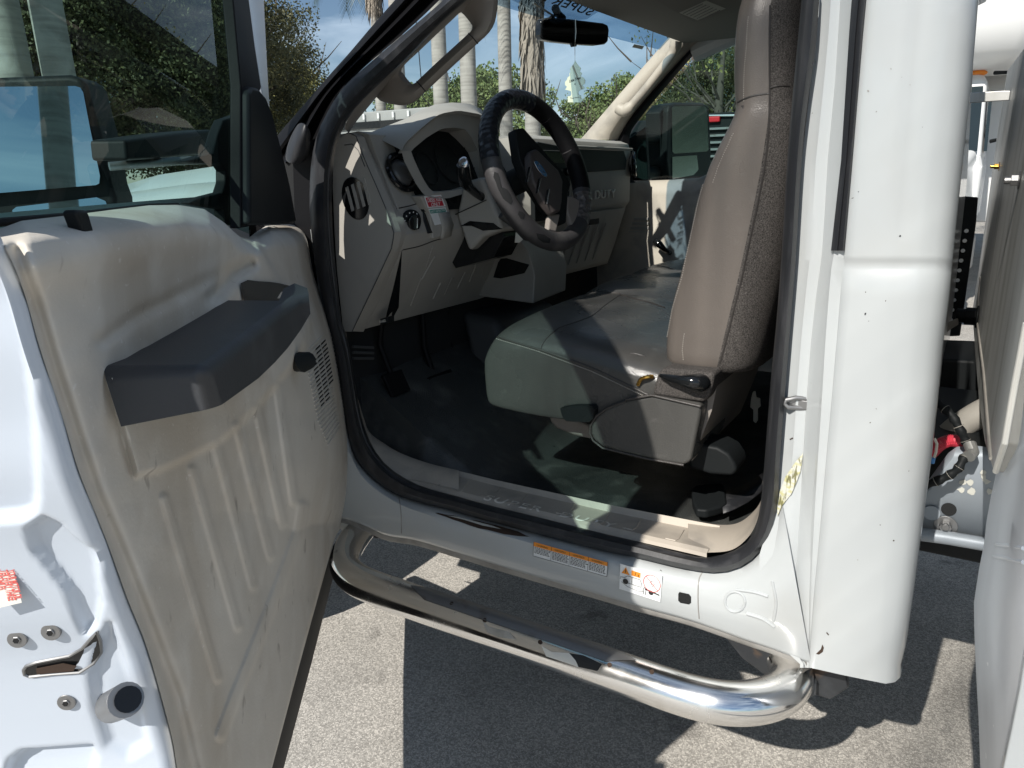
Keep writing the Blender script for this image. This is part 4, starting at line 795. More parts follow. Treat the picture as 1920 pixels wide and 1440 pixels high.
# driver side pillar trim and grab handle
to = resample(smoothpath(px2([(646, 240), (650, 228), (662, 206), (700, 166), (775, 98), (862, 0), (900, -40)]), 4), 40)
ti = resample(smoothpath(px2([(654, 250), (668, 228), (702, 187), (748, 131), (800, 82), (867, 19), (925, -40)]), 4), 40)
MB().loft([[P(a.x, a.y, 'Y', .05), P(a.x, a.y, 'Y', .09), P(a.lerp(b, .5).x, a.lerp(b, .5).y, 'Y', .13), P(b.x, b.y, 'Y', .19), P(b.x, b.y, 'Y', .23)] for a, b in zip(to, ti)]).build('pillar_trim', visor, truck, ang=60)
go = [(704, 180), (715, 190), (745, 197), (770, 195), (797, 173), (845, 128), (895, 82), (918, 60), (930, 34), (934, -15), (925, -40), (890, -40), (868, -2), (820, 50), (760, 105), (712, 158)]
gi = [(757, 139), (764, 149), (772, 157), (777, 157), (783, 151), (820, 116), (878, 63), (884, 56), (886, 49), (877, 36), (868, 26), (864, 23), (860, 25), (835, 49), (790, 92), (754, 127)]
Go = resample(smoothpath(px2(go+[go[0]]), 4), 61)[:-1]
import_c = V((820, 88, 0))
Gi0 = smoothpath(px2(gi+[gi[0]]), 4)
Gi = resample(Gi0, 61)[:-1]
k0 = min(range(60), key=lambda k: (Gi[k]-V((757, 139, 0))).length); Gi = Gi[k0:]+Gi[:k0]
k1 = min(range(60), key=lambda k: (Go[k]-V((706, 175, 0))).length); Go = Go[k1:]+Go[:k1]
MB().loft([[P(o.lerp(i_, .02).x, o.lerp(i_, .02).y, 'Y', .235), P(o.x, o.y, 'Y', .215), P(o.lerp(i_, .18).x, o.lerp(i_, .18).y, 'Y', .197), P(o.lerp(i_, .5).x, o.lerp(i_, .5).y, 'Y', .19), P(o.lerp(i_, .85).x, o.lerp(i_, .85).y, 'Y', .197), P(i_.x, i_.y, 'Y', .215), P(i_.x, i_.y, 'Y', .235)] for o, i_ in list(zip(Go, Gi))+[(Go[0], Gi[0])]]).build('grab_handle', visor, truck, ang=60, solid=0)
MB().tube(pl([(781, 152), (790, 162), (799, 172)], 'Y', .189), .0012, 5).build('handle_joint', ink, truck)
MB().tube(pl([(878, 62), (888, 72), (896, 82)], 'Y', .189), .0012, 5).build('handle_joint', ink, truck)
# headliner, visor with label
MB().prism([V((-1.02, .24, 1.925)), V((-1.075, .95, 1.945)), V((-1.03, 1.64, 1.935)), V((-.12, 1.68, 1.935)), V((-.12, .22, 1.925))], (0, 0, -.018)).build('headliner', lining, truck, bevel=.006)
vz = 1.895
vs = MB().prism([P(a, b, 'Z', vz) for a, b in [(1150, -60), (1215, -5), (1262, 22), (1300, 44), (1372, 22), (1440, -20), (1400, -80)]], (0, 0, .015)).build('sun_visor', lining, truck, bevel=.005)
MB().add([P(a, b, 'Z', vz-.001) for a, b in [(1273, 24), (1324, 1), (1361, 16), (1308, 38)]], [[0, 1, 2, 3]]).build('visor_label', hosegrey, vs)
mb = MB()
for k in range(6):
    a = P(1279+k*6.5, 26+k*2.4, 'Z', vz-.0016); b = P(1322+k*6.5, 5+k*2.4, 'Z', vz-.0016); mb.tube([a.lerp(b, .05), a.lerp(b, .9)], .0012, 4)
mb.build('visor_label_text', dashd, vs)
# rear-view mirror
mc = P(1078, 62, 'Y', .95); mn = V((.9, -.42, -.06)).normalized()
mo = [(1014, 42), (1017, 35), (1030, 32), (1075, 36), (1132, 43), (1141, 47), (1143, 56), (1141, 78), (1135, 83), (1120, 85), (1082, 83), (1035, 78), (1017, 74), (1013, 68)]
rv = MB().prism([PPl(a, b, mc, mn) for a, b in mo], -mn*.03).build('rear_view_mirror', gloss, truck, bevel=.008, seg=3)
MB().prism([PPl(1078+(a-1078)*.93, 60+(b-60)*.84, mc+mn*.0008, mn) for a, b in mo], mn*.0006).build('mirror_glass', mat('dim_mirror', (.10, .11, .12), .05, 1), rv)
MB().tube([PPl(1055, 35, mc-mn*.02, mn), PPl(1045, 24, mc-mn*.05, mn), hit(wsh, 1040, 14, .004)], .012, 10).tube([PPl(1036, 34, mc-mn*.02, mn), PPl(1034, 30, mc-mn*.02, mn)], .010, 8).build('mirror_stem', black, rv)
MB().prism([PPl(a, b, mc+mn*.002, mn) for a, b in [(1071, 80), (1082, 80), (1081, 87), (1074, 88)]], -mn*.01).build('mirror_tab', black, rv)
MB().tube([P(1038, 30, 'X', -1.2), P(1000, 5, 'X', -1.1)], .003, 6).build('mirror_wire', hosegrey, rv)
# passenger side: pillar, frame, door
pa = resample(smoothpath(px2([(1268, 53), (1235, 92), (1180, 155), (1095, 254), (1085, 262)]), 4), 30)
pb = resample(smoothpath(px2([(1360, 40), (1322, 68), (1283, 104), (1190, 210), (1158, 262)]), 4), 30)
MB().loft([[P(a.x, a.y, 'Y', 1.70), P(a.x, a.y, 'Y', 1.66), P(a.lerp(b, .3).x, a.lerp(b, .3).y, 'Y', 1.645), P(a.lerp(b, .7).x, a.lerp(b, .7).y, 'Y', 1.66), P(b.x, b.y, 'Y', 1.72)] for a, b in zip(pa, pb)]).build('pillar_trim', sillbeige, truck, ang=60, label='pale passenger side windshield pillar trim')
hd = resample(smoothpath(px2([(1268, 78), (1262, 98), (1240, 130), (1210, 168), (1182, 200), (1170, 208), (1160, 202)]), 4), 30)
MB().tube([P(q.x, q.y, 'Y', 1.61) for q in hd], [.022]*3+[.017]*22+[.024]*5, 12).build('grab_handle', sillbeige, truck, ang=70, label='grab handle on the far windshield pillar')
pc = resample(smoothpath(px2([(1400, 20), (1372, 46), (1325, 80), (1290, 115), (1200, 222), (1180, 262), (1186, 335), (1195, 342)]), 4), 40)
pb2 = resample(smoothpath(px2([(1380, 5), (1360, 40), (1318, 68), (1278, 106), (1186, 208), (1153, 262), (1150, 330), (1160, 345)]), 4), 40)
MB().loft([[P(a.x, a.y, 'Y', 1.725), P(a.lerp(b, .5).x, a.lerp(b, .5).y, 'Y', 1.715), P(b.x, b.y, 'Y', 1.74), P(b.x, b.y, 'Y', 1.79)] for a, b in zip(pb2, pc)]).build('door_frame_seal', rubberd, truck, ang=60)
pdz = MB()
rows = []
for x, y in ((1130, 352), (1200, 339), (1260, 337), (1312, 333), (1345, 318), (1420, 300)):
    t = P(x, y, 'Y', 1.74); rows.append([t+V((0, .04, .0)), t, t+V((0, -.02, -.012)), V((t.x, 1.71, t.z-.06)), V((t.x, 1.70, 1.22)), V((t.x, 1.68, 1.18)), V((t.x, 1.70, .95)), V((t.x, 1.71, .68))])
pdoor = pdz.loft(rows).build('passenger_door', sillbeige, truck, ang=50, label='pale inner panel of the closed passenger door')
t = [V((-1.42, 1.80, 1.42)), V((-.2, 1.80, 1.46)), V((-.2, 1.74, 1.92)), V((-.95, 1.73, 1.93)), V((-1.25, 1.77, 1.66)), V((-1.38, 1.79, 1.5))]
MB().add(t, [list(range(6))]).build('door_glass', sideglass, pdoor)
MB().prism([(-1.5, 1.86, .6), (-.12, 1.86, .6), (-.12, 1.86, 1.40), (-1.5, 1.86, 1.36)], (0, .03, 0)).build('door_outer_skin', white, pdoor)
mb = MB()
for k in range(13):
    a = P(1150+k*3.2, 520-k*8.2, 'Y', 1.70); b_ = P(1219, 520-k*8.6-6, 'Y', 1.70); a.z = b_.z; mb.box(((a+b_)/2), (abs(b_.x-a.x), .008, .012))
mb.build('speaker_grille', dashb, pdoor, bevel=.002)
MB().prism(ell(1186, 470, 30, 38, v=1.705, tilt=.5), (0, .003, 0)).build('speaker_hole', gloss, pdoor)
MB().tube([P(1229, 452, 'Y', 1.64), P(1236, 458, 'Y', 1.63), P(1246, 468, 'Y', 1.64), P(1256, 474, 'Y', 1.68)], [.012, .015, .010, .010], 10).build('window_crank', gloss, pdoor, ang=70)
# tow mirror on passenger side
X0 = -1.22
pm = MB().prism([P(a, b, 'X', X0) for a, b in [(1255, 205), (1258, 196), (1268, 192), (1318, 192), (1330, 198), (1334, 288), (1330, 335), (1256, 345), (1250, 300)]], (-.10, .02, 0)).build('tow_mirror', black, truck, bevel=.018, seg=3, label='black tow mirror outside the passenger window')
MB().prism([P(a, b, 'X', X0+.001) for a, b in [(1259, 202), (1263, 199), (1320, 199), (1325, 203), (1328, 280), (1325, 284), (1264, 288), (1260, 284)]], (.002, 0, 0)).prism([P(a, b, 'X', X0+.001) for a, b in [(1260, 294), (1306, 291), (1309, 318), (1300, 328), (1260, 336)]], (.002, 0, 0)).build('mirror_glass', mat('far_mirror', (.36, .42, .40), .22, 1), pm)
MB().prism([P(a, b, 'X', X0-.03) for a, b in [(1238, 210), (1250, 196), (1262, 196), (1262, 342), (1252, 342), (1240, 310)]], (-.07, 0, 0)).tube([V((-1.3, 1.85, 1.60)), P(1250, 262, 'X', X0-.05)], .03, 10, flat=.8).tube([V((-1.3, 1.85, 1.45)), P(1255, 322, 'X', X0-.05)], .028, 10).prism([V((-1.38, 1.81, 1.42)), V((-1.22, 1.81, 1.42)), V((-1.24, 1.81, 1.64)), V((-1.34, 1.81, 1.58))], (0, .03, 0)).build('mirror_arm', black, pm, bevel=.006)
# ================================================================= AIR FRESHENER
fy = .93
def FPt(a, b): return P(1030+a/13.09, 100+b/13.09, 'Y', fy)
fo = [(630, 175), (690, 270), (735, 325), (775, 360), (750, 440), (800, 490), (770, 560), (840, 600), (880, 660), (870, 750), (810, 780), (870, 850), (830, 880), (780, 890), (720, 930), (700, 1000), (760, 1040), (760, 1110), (860, 1110), (770, 1205), (450, 1200), (455, 1050), (520, 1050), (540, 1000), (530, 930), (470, 910), (390, 890), (430, 820), (385, 780), (385, 700), (430, 650), (450, 590), (500, 550), (490, 500), (520, 440), (500, 390), (540, 330), (590, 270)]
af = MB().prism([FPt(*q) for q in fo], (.0, .0015, 0)).build('air_freshener', mat('pale_card', (.62, .66, .52), .8)); 
tag(af, 'pale green tree shaped card hanging on a string below the mirror', 'air freshener')
a0 = FPt(495, 718); 
l1 = txt('Little Trees', a0-V((0, .0005, 0)), FPt(775, 625)-a0, FPt(480, 640)-a0, width=(FPt(775, 625)-a0).length, height=.008, m=ink, name='card_lettering', parent=af, ext=.0002, shear=.2, bold=.01)
a0 = FPt(515, 1120); l2 = txt('True North', a0-V((0, .0005, 0)), FPt(740, 1090)-a0, FPt(510, 1080)-a0, width=(FPt(740, 1090)-a0).length, height=.004, m=ink, name='x', parent=af, ext=.0002)
l3 = MB().disc(FPt(630, 755)-V((0, .0003, 0)), (0, -1, 0), .002, .0003, 10).build('x', ink, af); joinmesh([l1, l2, l3], 'card_lettering')
MB().tube([PPl(1079, 36, mc+mn*.004, mn), PPl(1080, 60, mc+mn*.004, mn), PPl(1078, 84, mc+mn*.004, mn), P(1078, 110, 'Y', fy), FPt(630, 180)], .0009, 5).build('string', cream, af)
# ================================================================= DRIVER DOOR
def proj(p):
    d = V(p)-CAM; c = [sum(R[i][j]*d[i] for i in range(3)) for j in range(3)]; return 960+F*c[0]/c[2], 720+F*c[1]/c[2]
def segd(x, y, a, b):
    dx, dy = b[0]-a[0], b[1]-a[1]; t = max(0, min(1, ((x-a[0])*dx+(y-a[1])*dy)/(dx*dx+dy*dy+1e-9))); return math.hypot(x-a[0]-t*dx, y-a[1]-t*dy)
def pld(x, y, p): return min(segd(x, y, a, b) for a, b in zip(p, p[1:]))
def inpoly(x, y, p):
    c = False
    for i in range(len(p)):
        a, b = p[i], p[i-1]
        if (a[1] > y) != (b[1] > y) and x < (b[0]-a[0])*(y-a[1])/(b[1]-a[1])+a[0]: c = not c
    return c
def sdp(x, y, p, e):   # 1 inside, 0 outside, smooth over e px
    d = pld(x, y, p+[p[0]]); d = d if inpoly(x, y, p) else -d
    t = max(0, min(1, d/e+.5)); return t*t*(3-2*t)
WI = .105
Le = smoothpath(px2([(-6, 431), (18, 480), (46, 551), (76, 657), (117, 781), (149, 887), (199, 1012), (240, 1125), (277, 1219), (319, 1369), (332, 1440), (346, 1500), (385, 1625), (424, 1752)]), 6)
Re = smoothpath(px2([(567, 419), (575, 428), (584, 480), (592, 520), (602, 551), (623, 622), (638, 710), (651, 799), (655, 852), (652, 923), (640, 983), (622, 1030), (566, 1230), (510, 1440), (494, 1500), (460, 1626), (428, 1745)]), 6)
Te = px2([(-6, 431), (40, 414), (143, 402), (220, 392), (280, 385), (333, 384), (383, 392), (417, 415), (440, 437), (450, 444), (466, 446), (485, 432), (500, 423), (530, 421), (567, 419)])
Be = px2([(424, 1752), (428, 1745)])
n1, n2 = 190, 300
Lr, Rr_, Tr, Br = resample(Le, n2), resample(Re, n2), resample(Te, n1), resample(Be, n1)
plat = [(205, 705), (230, 800), (256, 893), (300, 882), (345, 862), (372, 848), (410, 830), (440, 806), (500, 745), (545, 690), (572, 645), (583, 600), (575, 585), (480, 640), (400, 700), (300, 700)]
ribs = [((309, 934), (409, 1271)), ((362, 880), (446, 1174)), ((407, 838), (476, 1099)), ((446, 800), (508, 1042)), ((483, 768), (531, 982)), ((521, 726), (552, 940))]
def dpan(x, y, s, t):
    d = 0
    gut = pld(x, y, [(30, 470), (62, 560), (100, 690), (146, 830), (180, 930), (235, 1060), (285, 1190), (330, 1310), (362, 1440), (375, 1520)]); d -= .010*math.exp(-(gut/15)**2)
    d += .010*sdp(x, y, plat, 15)
    for a, b in ribs:
        q = segd(x, y, a, b)
        if q < 30: d += .0034/(1+math.exp((q-8)/1.5))
    q = pld(x, y, [(568, 950), (560, 1000), (520, 1110), (440, 1310), (414, 1378)])
    d += .004*(1/(1+math.exp((q-10)/1.6)))
    d -= .005*math.exp(-(pld(x, y, [(190, 640), (260, 590), (420, 512), (465, 492)])/13)**2)
    d += .010*math.exp(-(pld(x, y, [(60, 500), (200, 470), (340, 440), (400, 445)])/45)**2)
    d -= .012*math.exp(-(pld(x, y, [(395, 560), (440, 515), (470, 495)])/12)**2)
    # flange step toward the hinge
    q = x-interp([(420, 462), (500, 510), (600, 560), (700, 600), (850, 640)], y)
    if y < 700: d -= .010*max(0, min(1, q/10+.5))*(1 if y < 560 else (700-y)/140)
    d -= .05*max(0, 1-t/.035)**2      # rolls over at the top
    d -= .02*max(0, (s-.985)/.015)**2
    d += .0012*noise.noise(V((x*.02, y*.02, 4)))
    return d
wR = [max(.07, (P(q.x, q.y, 'Y', -.02)-H).dot(DW)) if q.y < 985 else None for q in Rr_]
last_ = [x for x in wR if x is not None][-1]
for i, q in enumerate(Rr_):
    if wR[i] is None: wR[i] = WI+(last_-WI)*max(0, 1-(q.y-985)/120)
rows = []
for i in range(n2):
    t = i/(n2-1); row = []
    for j in range(n1):
        s = j/(n1-1)
        c = Lr[i]*(1-s)+Rr_[i]*s+Tr[j]*(1-t)+Br[j]*t-(Lr[0]*(1-s)*(1-t)+Rr_[0]*s*(1-t)+Lr[-1]*(1-s)*t+Rr_[-1]*s*t)
        row.append(DP(c.x, c.y, WI+(wR[i]-WI)*s**3+dpan(c.x, c.y, s, t)))
    rows.append(row)
# ---- latch face (door edge) and outer skin
recA = [(-120, 380), (12, 500), (40, 650), (58, 800), (64, 930), (60, 962), (35, 972), (-120, 985)]
recB = [(52, 992), (78, 970), (108, 984), (132, 1008), (168, 1034), (176, 1048), (186, 1130), (178, 1172), (158, 1190), (146, 1165), (126, 1110), (95, 1070), (62, 1030)]
recC = [(186, 1210), (205, 1170), (262, 1340), (275, 1400), (240, 1420), (200, 1400), (176, 1330), (170, 1270)]
recD = [(20, 1425), (40, 1410), (120, 1404), (170, 1400), (178, 1420), (150, 1520), (-20, 1520)]
base = []
for i in range(0, n2, 1):
    p = DP(Lr[i].x, Lr[i].y, WI-.004); base.append(((p-H).dot(DU), p.z))
lr_ = []
for (u0, z0) in base:
    row = []
    for w_, du in [(WI-.006, -.004), (WI-.004, .004), (WI-.010, .010)]+[(WI-.014-k*.0035, .012) for k in range(44)]:
        p = DL(u0+du, w_, z0); X_, Y_ = proj(p); dd = 0
        if du > .011:
            dd = .012*sdp(X_, Y_, recA, 26)+.009*sdp(X_, Y_, recB, 16)+.008*sdp(X_, Y_, recC, 22)+.012*sdp(X_, Y_, recD, 14)
        row.append(DL(u0+du-dd, w_, z0))
    row.append(DL(u0+.008, -.065, z0)); row.append(DL(u0+.0, -.072, z0)); row.append(DL(u0-.1, -.075, z0)); row.append(DL(.6, -.080, z0)); row.append(DL(.05, -.07, z0)); row.append(DL(-.02, -.05, z0))
    lr_.append(row)
door = MB().loft(lr_)
zb_ = base[-1][1]
door.loft([[DL(-.02, -.05, .63), DL(.6, -.06, .63), DL(1.23, -.05, .63)], [DL(-.02, .05, .63), DL(.6, .06, .63), DL(1.23, .09, .63)]])
driver_door = door.build('driver_door', shadewhite, truck, ang=80, label='open white driver door seen from its worn beige inner side')
panel = MB().loft(rows).build('inner_panel', beige, driver_door, ang=85, label='dirty scuffed beige door trim')
# black bottom seal
q = resample(px2([(634, 1018), (640, 1022), (585, 1240), (532, 1440), (515, 1500), (446, 1745)]), 40); q2 = resample(px2([(622, 1022), (622, 1026), (566, 1230), (509, 1440), (493, 1500), (427, 1745)]), 40)
MB().loft([[DP(b.x, b.y, .085), DP(b.lerp(a, .3).x, b.lerp(a, .3).y, .08), DP(a.x, a.y, .07), DP(a.x, a.y, .03)] for a, b in zip(q, q2)]).build('bottom_seal', rubberd, driver_door, ang=60)
MB().prism([DL(-.02, -.05, .63), DL(1.2, -.05, .63), DL(1.2, .07, .63), DL(-.02, .07, .63)], (0, 0, .015)).build('door_bottom', rubberd, driver_door)
# armrest
ZA = 1.30
top_ = [(191, 689), (386, 689), (425, 661), (460, 634), (500, 603), (531, 577), (562, 556), (579, 553)]
bot_ = [(227, 800), (409, 764), (448, 736), (485, 709), (515, 680), (540, 652), (565, 617), (582, 588)]
tp_ = [P(a, b, 'Z', ZA) for a, b in top_]
bt_ = [DP(a, b, max(.118, (p-H).dot(DW))+(.0 if i else .002)) for i, ((a, b), p) in enumerate(zip(bot_, tp_))]
def rs2(L_, n): 
    return resample(L_, n)
E1 = [tp_[0]]+rs2(tp_[1:], 24); B1 = [bt_[0]]+rs2(bt_[1:], 24)
inn = [P(a, b, 'Z', ZA-.004) for a, b in [(212, 671), (400, 563), (450, 563), (523, 564), (532, 541), (552, 531), (576, 540)]]
E1i = [p+(DW*-.012)+V((0, 0, .001)) for p in E1]
E1 = [tp_[0]]+[mix(tp_[1], tp_[2], t) for t in (0, .5)]+tp_[2:]; B1 = [bt_[0]]+[mix(bt_[1], bt_[2], t) for t in (0, .5)]+bt_[2:]
ar = MB().loft([B1, E1])
ar.add(E1+inn[::-1], [list(range(len(E1)+len(inn)))])
arm = ar.build('armrest', armd, driver_door, ang=50, bevel=.013, seg=5)
MB().add([hit(panel, a, b, .004) for a, b in [(447, 534), (460, 527), (480, 528), (500, 529), (520, 532), (540, 537), (540, 552), (530, 566), (500, 566), (475, 566), (452, 566)]], [list(range(11))]).build('pull_pocket_shade', gloss, arm)  # flat dark patch, stands for the shade down in the pull cup
MB().tube(pl([(0, 0)], 'Z', 1), .001) if 0 else None
# speaker grille
def onp(x, y, o): return hit(panel, x, y, o)
rx_ = [(600, 614), (640, 626), (700, 636), (760, 645), (800, 650), (860, 652)]
mb = MB(); hb = MB()
for k in range(24):
    ax0, ay0 = 570+k*1.5, 664+k*7.4
    bx0 = ax0+52-k*.3; by0 = ay0-46
    bx0 = min(bx0, interp(rx_, by0)-3)
    if k > 17: ax0 += (k-17)*1.5
    mb.tube([onp(ax0+(bx0-ax0)*t, ay0+(by0-ay0)*t, .0006) for t in (0, .33, .66, 1)], .0017, 6)
    if 0 < k < 15:
        for t0, t1 in ((.22, .38), (.42, .6), (.64, .82)):
            if (k > 11 and t0 > .6) or (k < 3 and t0 < .3): continue
            f = lambda t, o: onp(ax0+(bx0-ax0)*t, ay0+(by0-ay0)*t+o, .0005)
            hb.add([f(t0, 2.0), f(t1, 2.0), f(t1, 5.6), f(t0, 5.6)], [[0, 1, 2, 3]])
mb.build('speaker_grille', beige, panel); hb.build('grille_opening', gloss, panel)
# crank knob, lock pin
kp = onp(566, 681, .0)
MB().tube([onp(560, 690, 0), kp+DW*.02, kp+DW*.035], [.008, .010, .012], 12).tube([kp+DW*.03, kp+DW*.045+V((0, 0, .004))], .014, 14).build('window_crank', black, panel, bevel=.002) if 0 else MB().tube([DP(553, 690, .115), DP(556, 684, .135), DP(566, 679, .15), DP(578, 676, .158)], [.012, .012, .019, .016], 12).build('window_crank', black, driver_door, ang=60)
MB().prism([DP(a, b, .105) for a, b in [(143, 397), (147, 393), (163, 394), (167, 398), (182, 450), (168, 452), (158, 437)]], DW*-.012).build('lock_pin', black, driver_door, bevel=.003, seg=3)
# latch hardware on the edge
for x, y in ((34, 1197), (97, 1183), (126, 1315)):
    p_, n_ = hitn(driver_door, x, y); nn = DU; s_ = MB().disc(p_-nn*.001, nn, .0085, .0035, 20).disc(p_+nn*.0024, nn, .004, .0014, 6).build('latch_screw', steel, driver_door, bevel=.001)
    MB().disc(p_+nn*.0037, nn, .0028, .0004, 6).build('screw_socket', gloss, s_)
ls = [(45, 1255), (50, 1247), (70, 1240), (131, 1228), (155, 1214), (172, 1195), (182, 1183), (188, 1200), (189, 1222), (175, 1242), (150, 1259), (100, 1262), (56, 1267), (47, 1263)]
MB().add([hit(driver_door, a, b, .0012) for a, b in ls], [list(range(len(ls)))]).build('latch_opening', gloss, driver_door)
MB().tube([hit(driver_door, a, b, .001) for a, b in ls+[ls[0]]], .0016, 6).build('latch_rim', steel, driver_door)
MB().prism([hit(driver_door, a, b, .002) for a, b in [(70, 1250), (100, 1244), (120, 1240), (145, 1245), (140, 1254), (100, 1258), (72, 1260)]], DU*.001).build('latch_claw', rust, driver_door)
bp_ = hit(driver_door, 216, 1316, 0)
MB().tube([bp_-DU*.002, bp_+DW*.0+DU*.006, DP(236, 1312, WI-.012)], .0155, 20).build('door_bumper', steel, driver_door, bevel=.001)
MB().disc(DP(240, 1311, WI-.010), (DP(242, 1310, WI-.008)-bp_), .0115, .001, 18).build('bumper_hole', gloss, driver_door)
st = [(-45, 1040), (18, 1034), (42, 1132), (-10, 1140)]
q4 = [DUp(a, b, (hit(driver_door, 15, 1085, .0)-H).dot(DU)+.0022) for a, b in [(-42, 1050), (15, 1037), (41, 1130), (-15, 1143)]]
sk = MB().add(q4, [[0, 1, 2, 3]]).build('service_sticker', cream, driver_door, label='cream sticker with red capital letters')
uu = (hit(driver_door, 15, 1085, .0)-H).dot(DU)+.0028
ln = []
xd_ = DUp(33, 1126, uu)-DUp(8, 1038, uu)
for i, s_ in enumerate(('CHANGE YOUR MOTOR OIL', 'AND FILTER EVERY THREE', 'THOUSAND MILES')):
    a_ = DUp(4-i*13, 1040+i*2.5, uu); ln.append(txt(s_, a_, xd_, DUp(14-i*13, 1037+i*2.5, uu)-a_, width=xd_.length*(.96 if i < 2 else .7), height=.0062, m=inkred, name='sticker_lettering', parent=sk, ext=0, bold=.015))
joinmesh(ln, 'sticker_lettering')
# window frame, glass, sail
MB().prism([DP(x, y, .022) for x, y in [(463, -30), (494, -30), (496, 20), (500, 100), (506, 205), (500, 207), (490, 165), (477, 80)]], DW*-.02).build('window_frame', shadewhite, driver_door, bevel=.003)
MB().prism([DP(x, y, .045) for x, y in [(446, -30), (463, -30), (477, 80), (490, 165), (486, 176), (468, 165), (458, 80)]], DW*-.02).build('frame_inner_seal', rubberd, driver_door, bevel=.003)
fi = [(1.19, 1.40), (1.19, 1.48), (1.18, 1.60), (1.16, 1.70), (1.10, 1.80), (1.00, 1.875), (.85, 1.91), (.6, 1.92), (.42, 1.90), (.36, 1.86)]
fo_ = [(1.34, 1.40), (1.35, 1.48), (1.35, 1.62), (1.32, 1.76), (1.26, 1.90), (1.16, 1.99), (.95, 2.03), (.6, 2.04), (.32, 2.0), (.20, 1.93)]
A_ = resample(smoothpath([V((a, 0, b)) for a, b in fi], 5), 40); B_ = resample(smoothpath([V((a, 0, b)) for a, b in fo_], 5), 40)
MB().loft([[DL(p.x, .03, p.z), DL(p.x, .0, p.z), DL(q.x, .0, q.z), DL(q.x, .03, q.z)] for p, q in zip(A_, B_)], closed=True, caps=True).build('frame_top_and_rear', rubberd, driver_door, bevel=.003)
gl_ = [DP(-70, 440, .035), DP(0, 436, .035), DP(143, 420, .035), DP(280, 402, .035), DP(400, 410, .035), DP(470, 440, .035), DP(468, 150, .035), DP(452, -10, .035), DL(.36, .035, 1.90), DL(.6, .035, 1.95), DL(1.05, .035, 1.93), DL(1.22, .035, 1.8), DL(1.24, .035, 1.42)]
MB().add(gl_, [list(range(len(gl_)))]).build('window_glass', sideglass, driver_door)
MB().tube([DP(-60, 426, .05), DP(0, 417, .05), DP(143, 404, .05), DP(280, 387, .05), DP(333, 385, .05)], .0035, 8).build('glass_wiper_seal', rubberd, driver_door)
MB().prism([DP(a, b, .07) for a, b in [(469, 172), (474, 162), (486, 165), (500, 182), (512, 215), (530, 285), (545, 350), (557, 418), (530, 421), (470, 422)]], DW*-.03).build('mirror_sail', black, driver_door, bevel=.008, seg=3)
MB().prism([DP(a, b, .055) for a, b in [(436, -20), (455, -20), (470, 160), (471, 424), (452, 428), (452, 160)]], DW*-.02).build('glass_run_channel', rubberd, driver_door, bevel=.003)
MB().prism([DP(a, b, .01) for a, b in [(420, 225), (455, 212), (456, 424), (424, 420), (420, 392), (356, 381), (372, 372), (418, 360), (424, 340), (424, 320), (416, 308), (345, 303), (400, 286), (410, 250)]], DW*-.02).build('mirror_mount', black, driver_door, bevel=.004)
# tow mirror of the driver door
um = .27
tm = MB().prism([DUp(a, b, um) for a, b in [(-150, 150), (128, 139), (150, 145), (163, 162), (190, 262), (206, 345), (216, 372), (219, 412), (205, 420), (-150, 455)]], -DU*.10).build('tow_mirror', black, driver_door, bevel=.012, seg=3, label='large black tow mirror seen through the door glass')
mt = mirrorm
tilt = V((0, 0, .0))
def mq(pts, o): return [DUp(a, b, um+o) for a, b in pts]
def tiltq(q, k): 
    zc = sum(p.z for p in q)/len(q); return [p-DU*((p.z-zc)*k) for p in q]
MB().add(tiltq(mq([(-150, 163), (136, 160), (146, 163), (152, 172), (167, 237), (190, 330), (189, 344), (183, 347), (0, 362), (-150, 378)], .012), .10), [list(range(10))]).build('mirror_glass', mt, driver_door)
MB().add(tiltq(mq([(25, 413), (23, 394), (30, 388), (180, 370), (197, 377), (206, 397), (205, 403), (100, 412)], .010), .10), [list(range(8))]).build('mirror_glass', mt, driver_door)
MB().prism([DP(a, b, -.12) for a, b in [(236, 262), (320, 250), (397, 243), (406, 288), (340, 293), (313, 296), (240, 301)]], DW*-.06).build('mirror_arm', black, driver_door, bevel=.006)
MB().tube([DP(205, 312, -.2), DP(330, 302, -.1), DP(420, 298, -.02)], .008).build('mirror_arm', steel, driver_door)
# ================================================================= BEHIND THE CAB
n0 = V((1, .0179, 0)).normalized(); p0_ = V((.062, 0, 1))
def SB(x, y, o=0): return PPl(x, y, p0_-n0*o, n0)
sb_ = MB().prism([SB(a, b) for a, b in [(1889, 132), (1870, 250), (1850, 400), (1836, 500), (1823, 585), (1828, 660), (1836, 760), (1846, 830), (1862, 884), (1870, 884), (1885, 830), (1905, 720), (1926, 606), (2000, 300), (2000, 20), (1921, 88)]], (.04, 0, 0)).build('service_body', alu, truck, bevel=.003, label='streaked bare aluminium front wall of the service body')
MB().tube([SB(a, b, .002) for a, b in [(1867, 884), (1884, 830), (1903, 720), (1925, 606)]], .004, 8).build('edge_bead', cream, sb_)
for x, y, r_ in ((1874, 312, .011), (1912, 338, .013)):
    p_ = SB(x, y, .001); MB().disc(p_, -n0, r_*1.25, .002, 20).disc(p_-n0*.002, -n0, r_*.85, .012, 6).disc(p_-n0*.012, -n0, r_*.5, .012, 12).build('bolt', steel if x > 1900 else brass, sb_, bevel=.001)
pc_ = SB(1834, 594, .001); MB().disc(pc_, -n0, .035, .006, 24).disc(pc_-n0*.006, -n0, .028, .03, 8).disc(pc_-n0*.03, -n0, .022, .03, 14).build('cable_gland', black, sb_, bevel=.002)
MB().tube([SB(1838, 520, .001), SB(1832, 600, .001), SB(1845, 700, .001), SB(1858, 860, .001)], .003, 6).build('edge_bead', hosegrey, sb_)
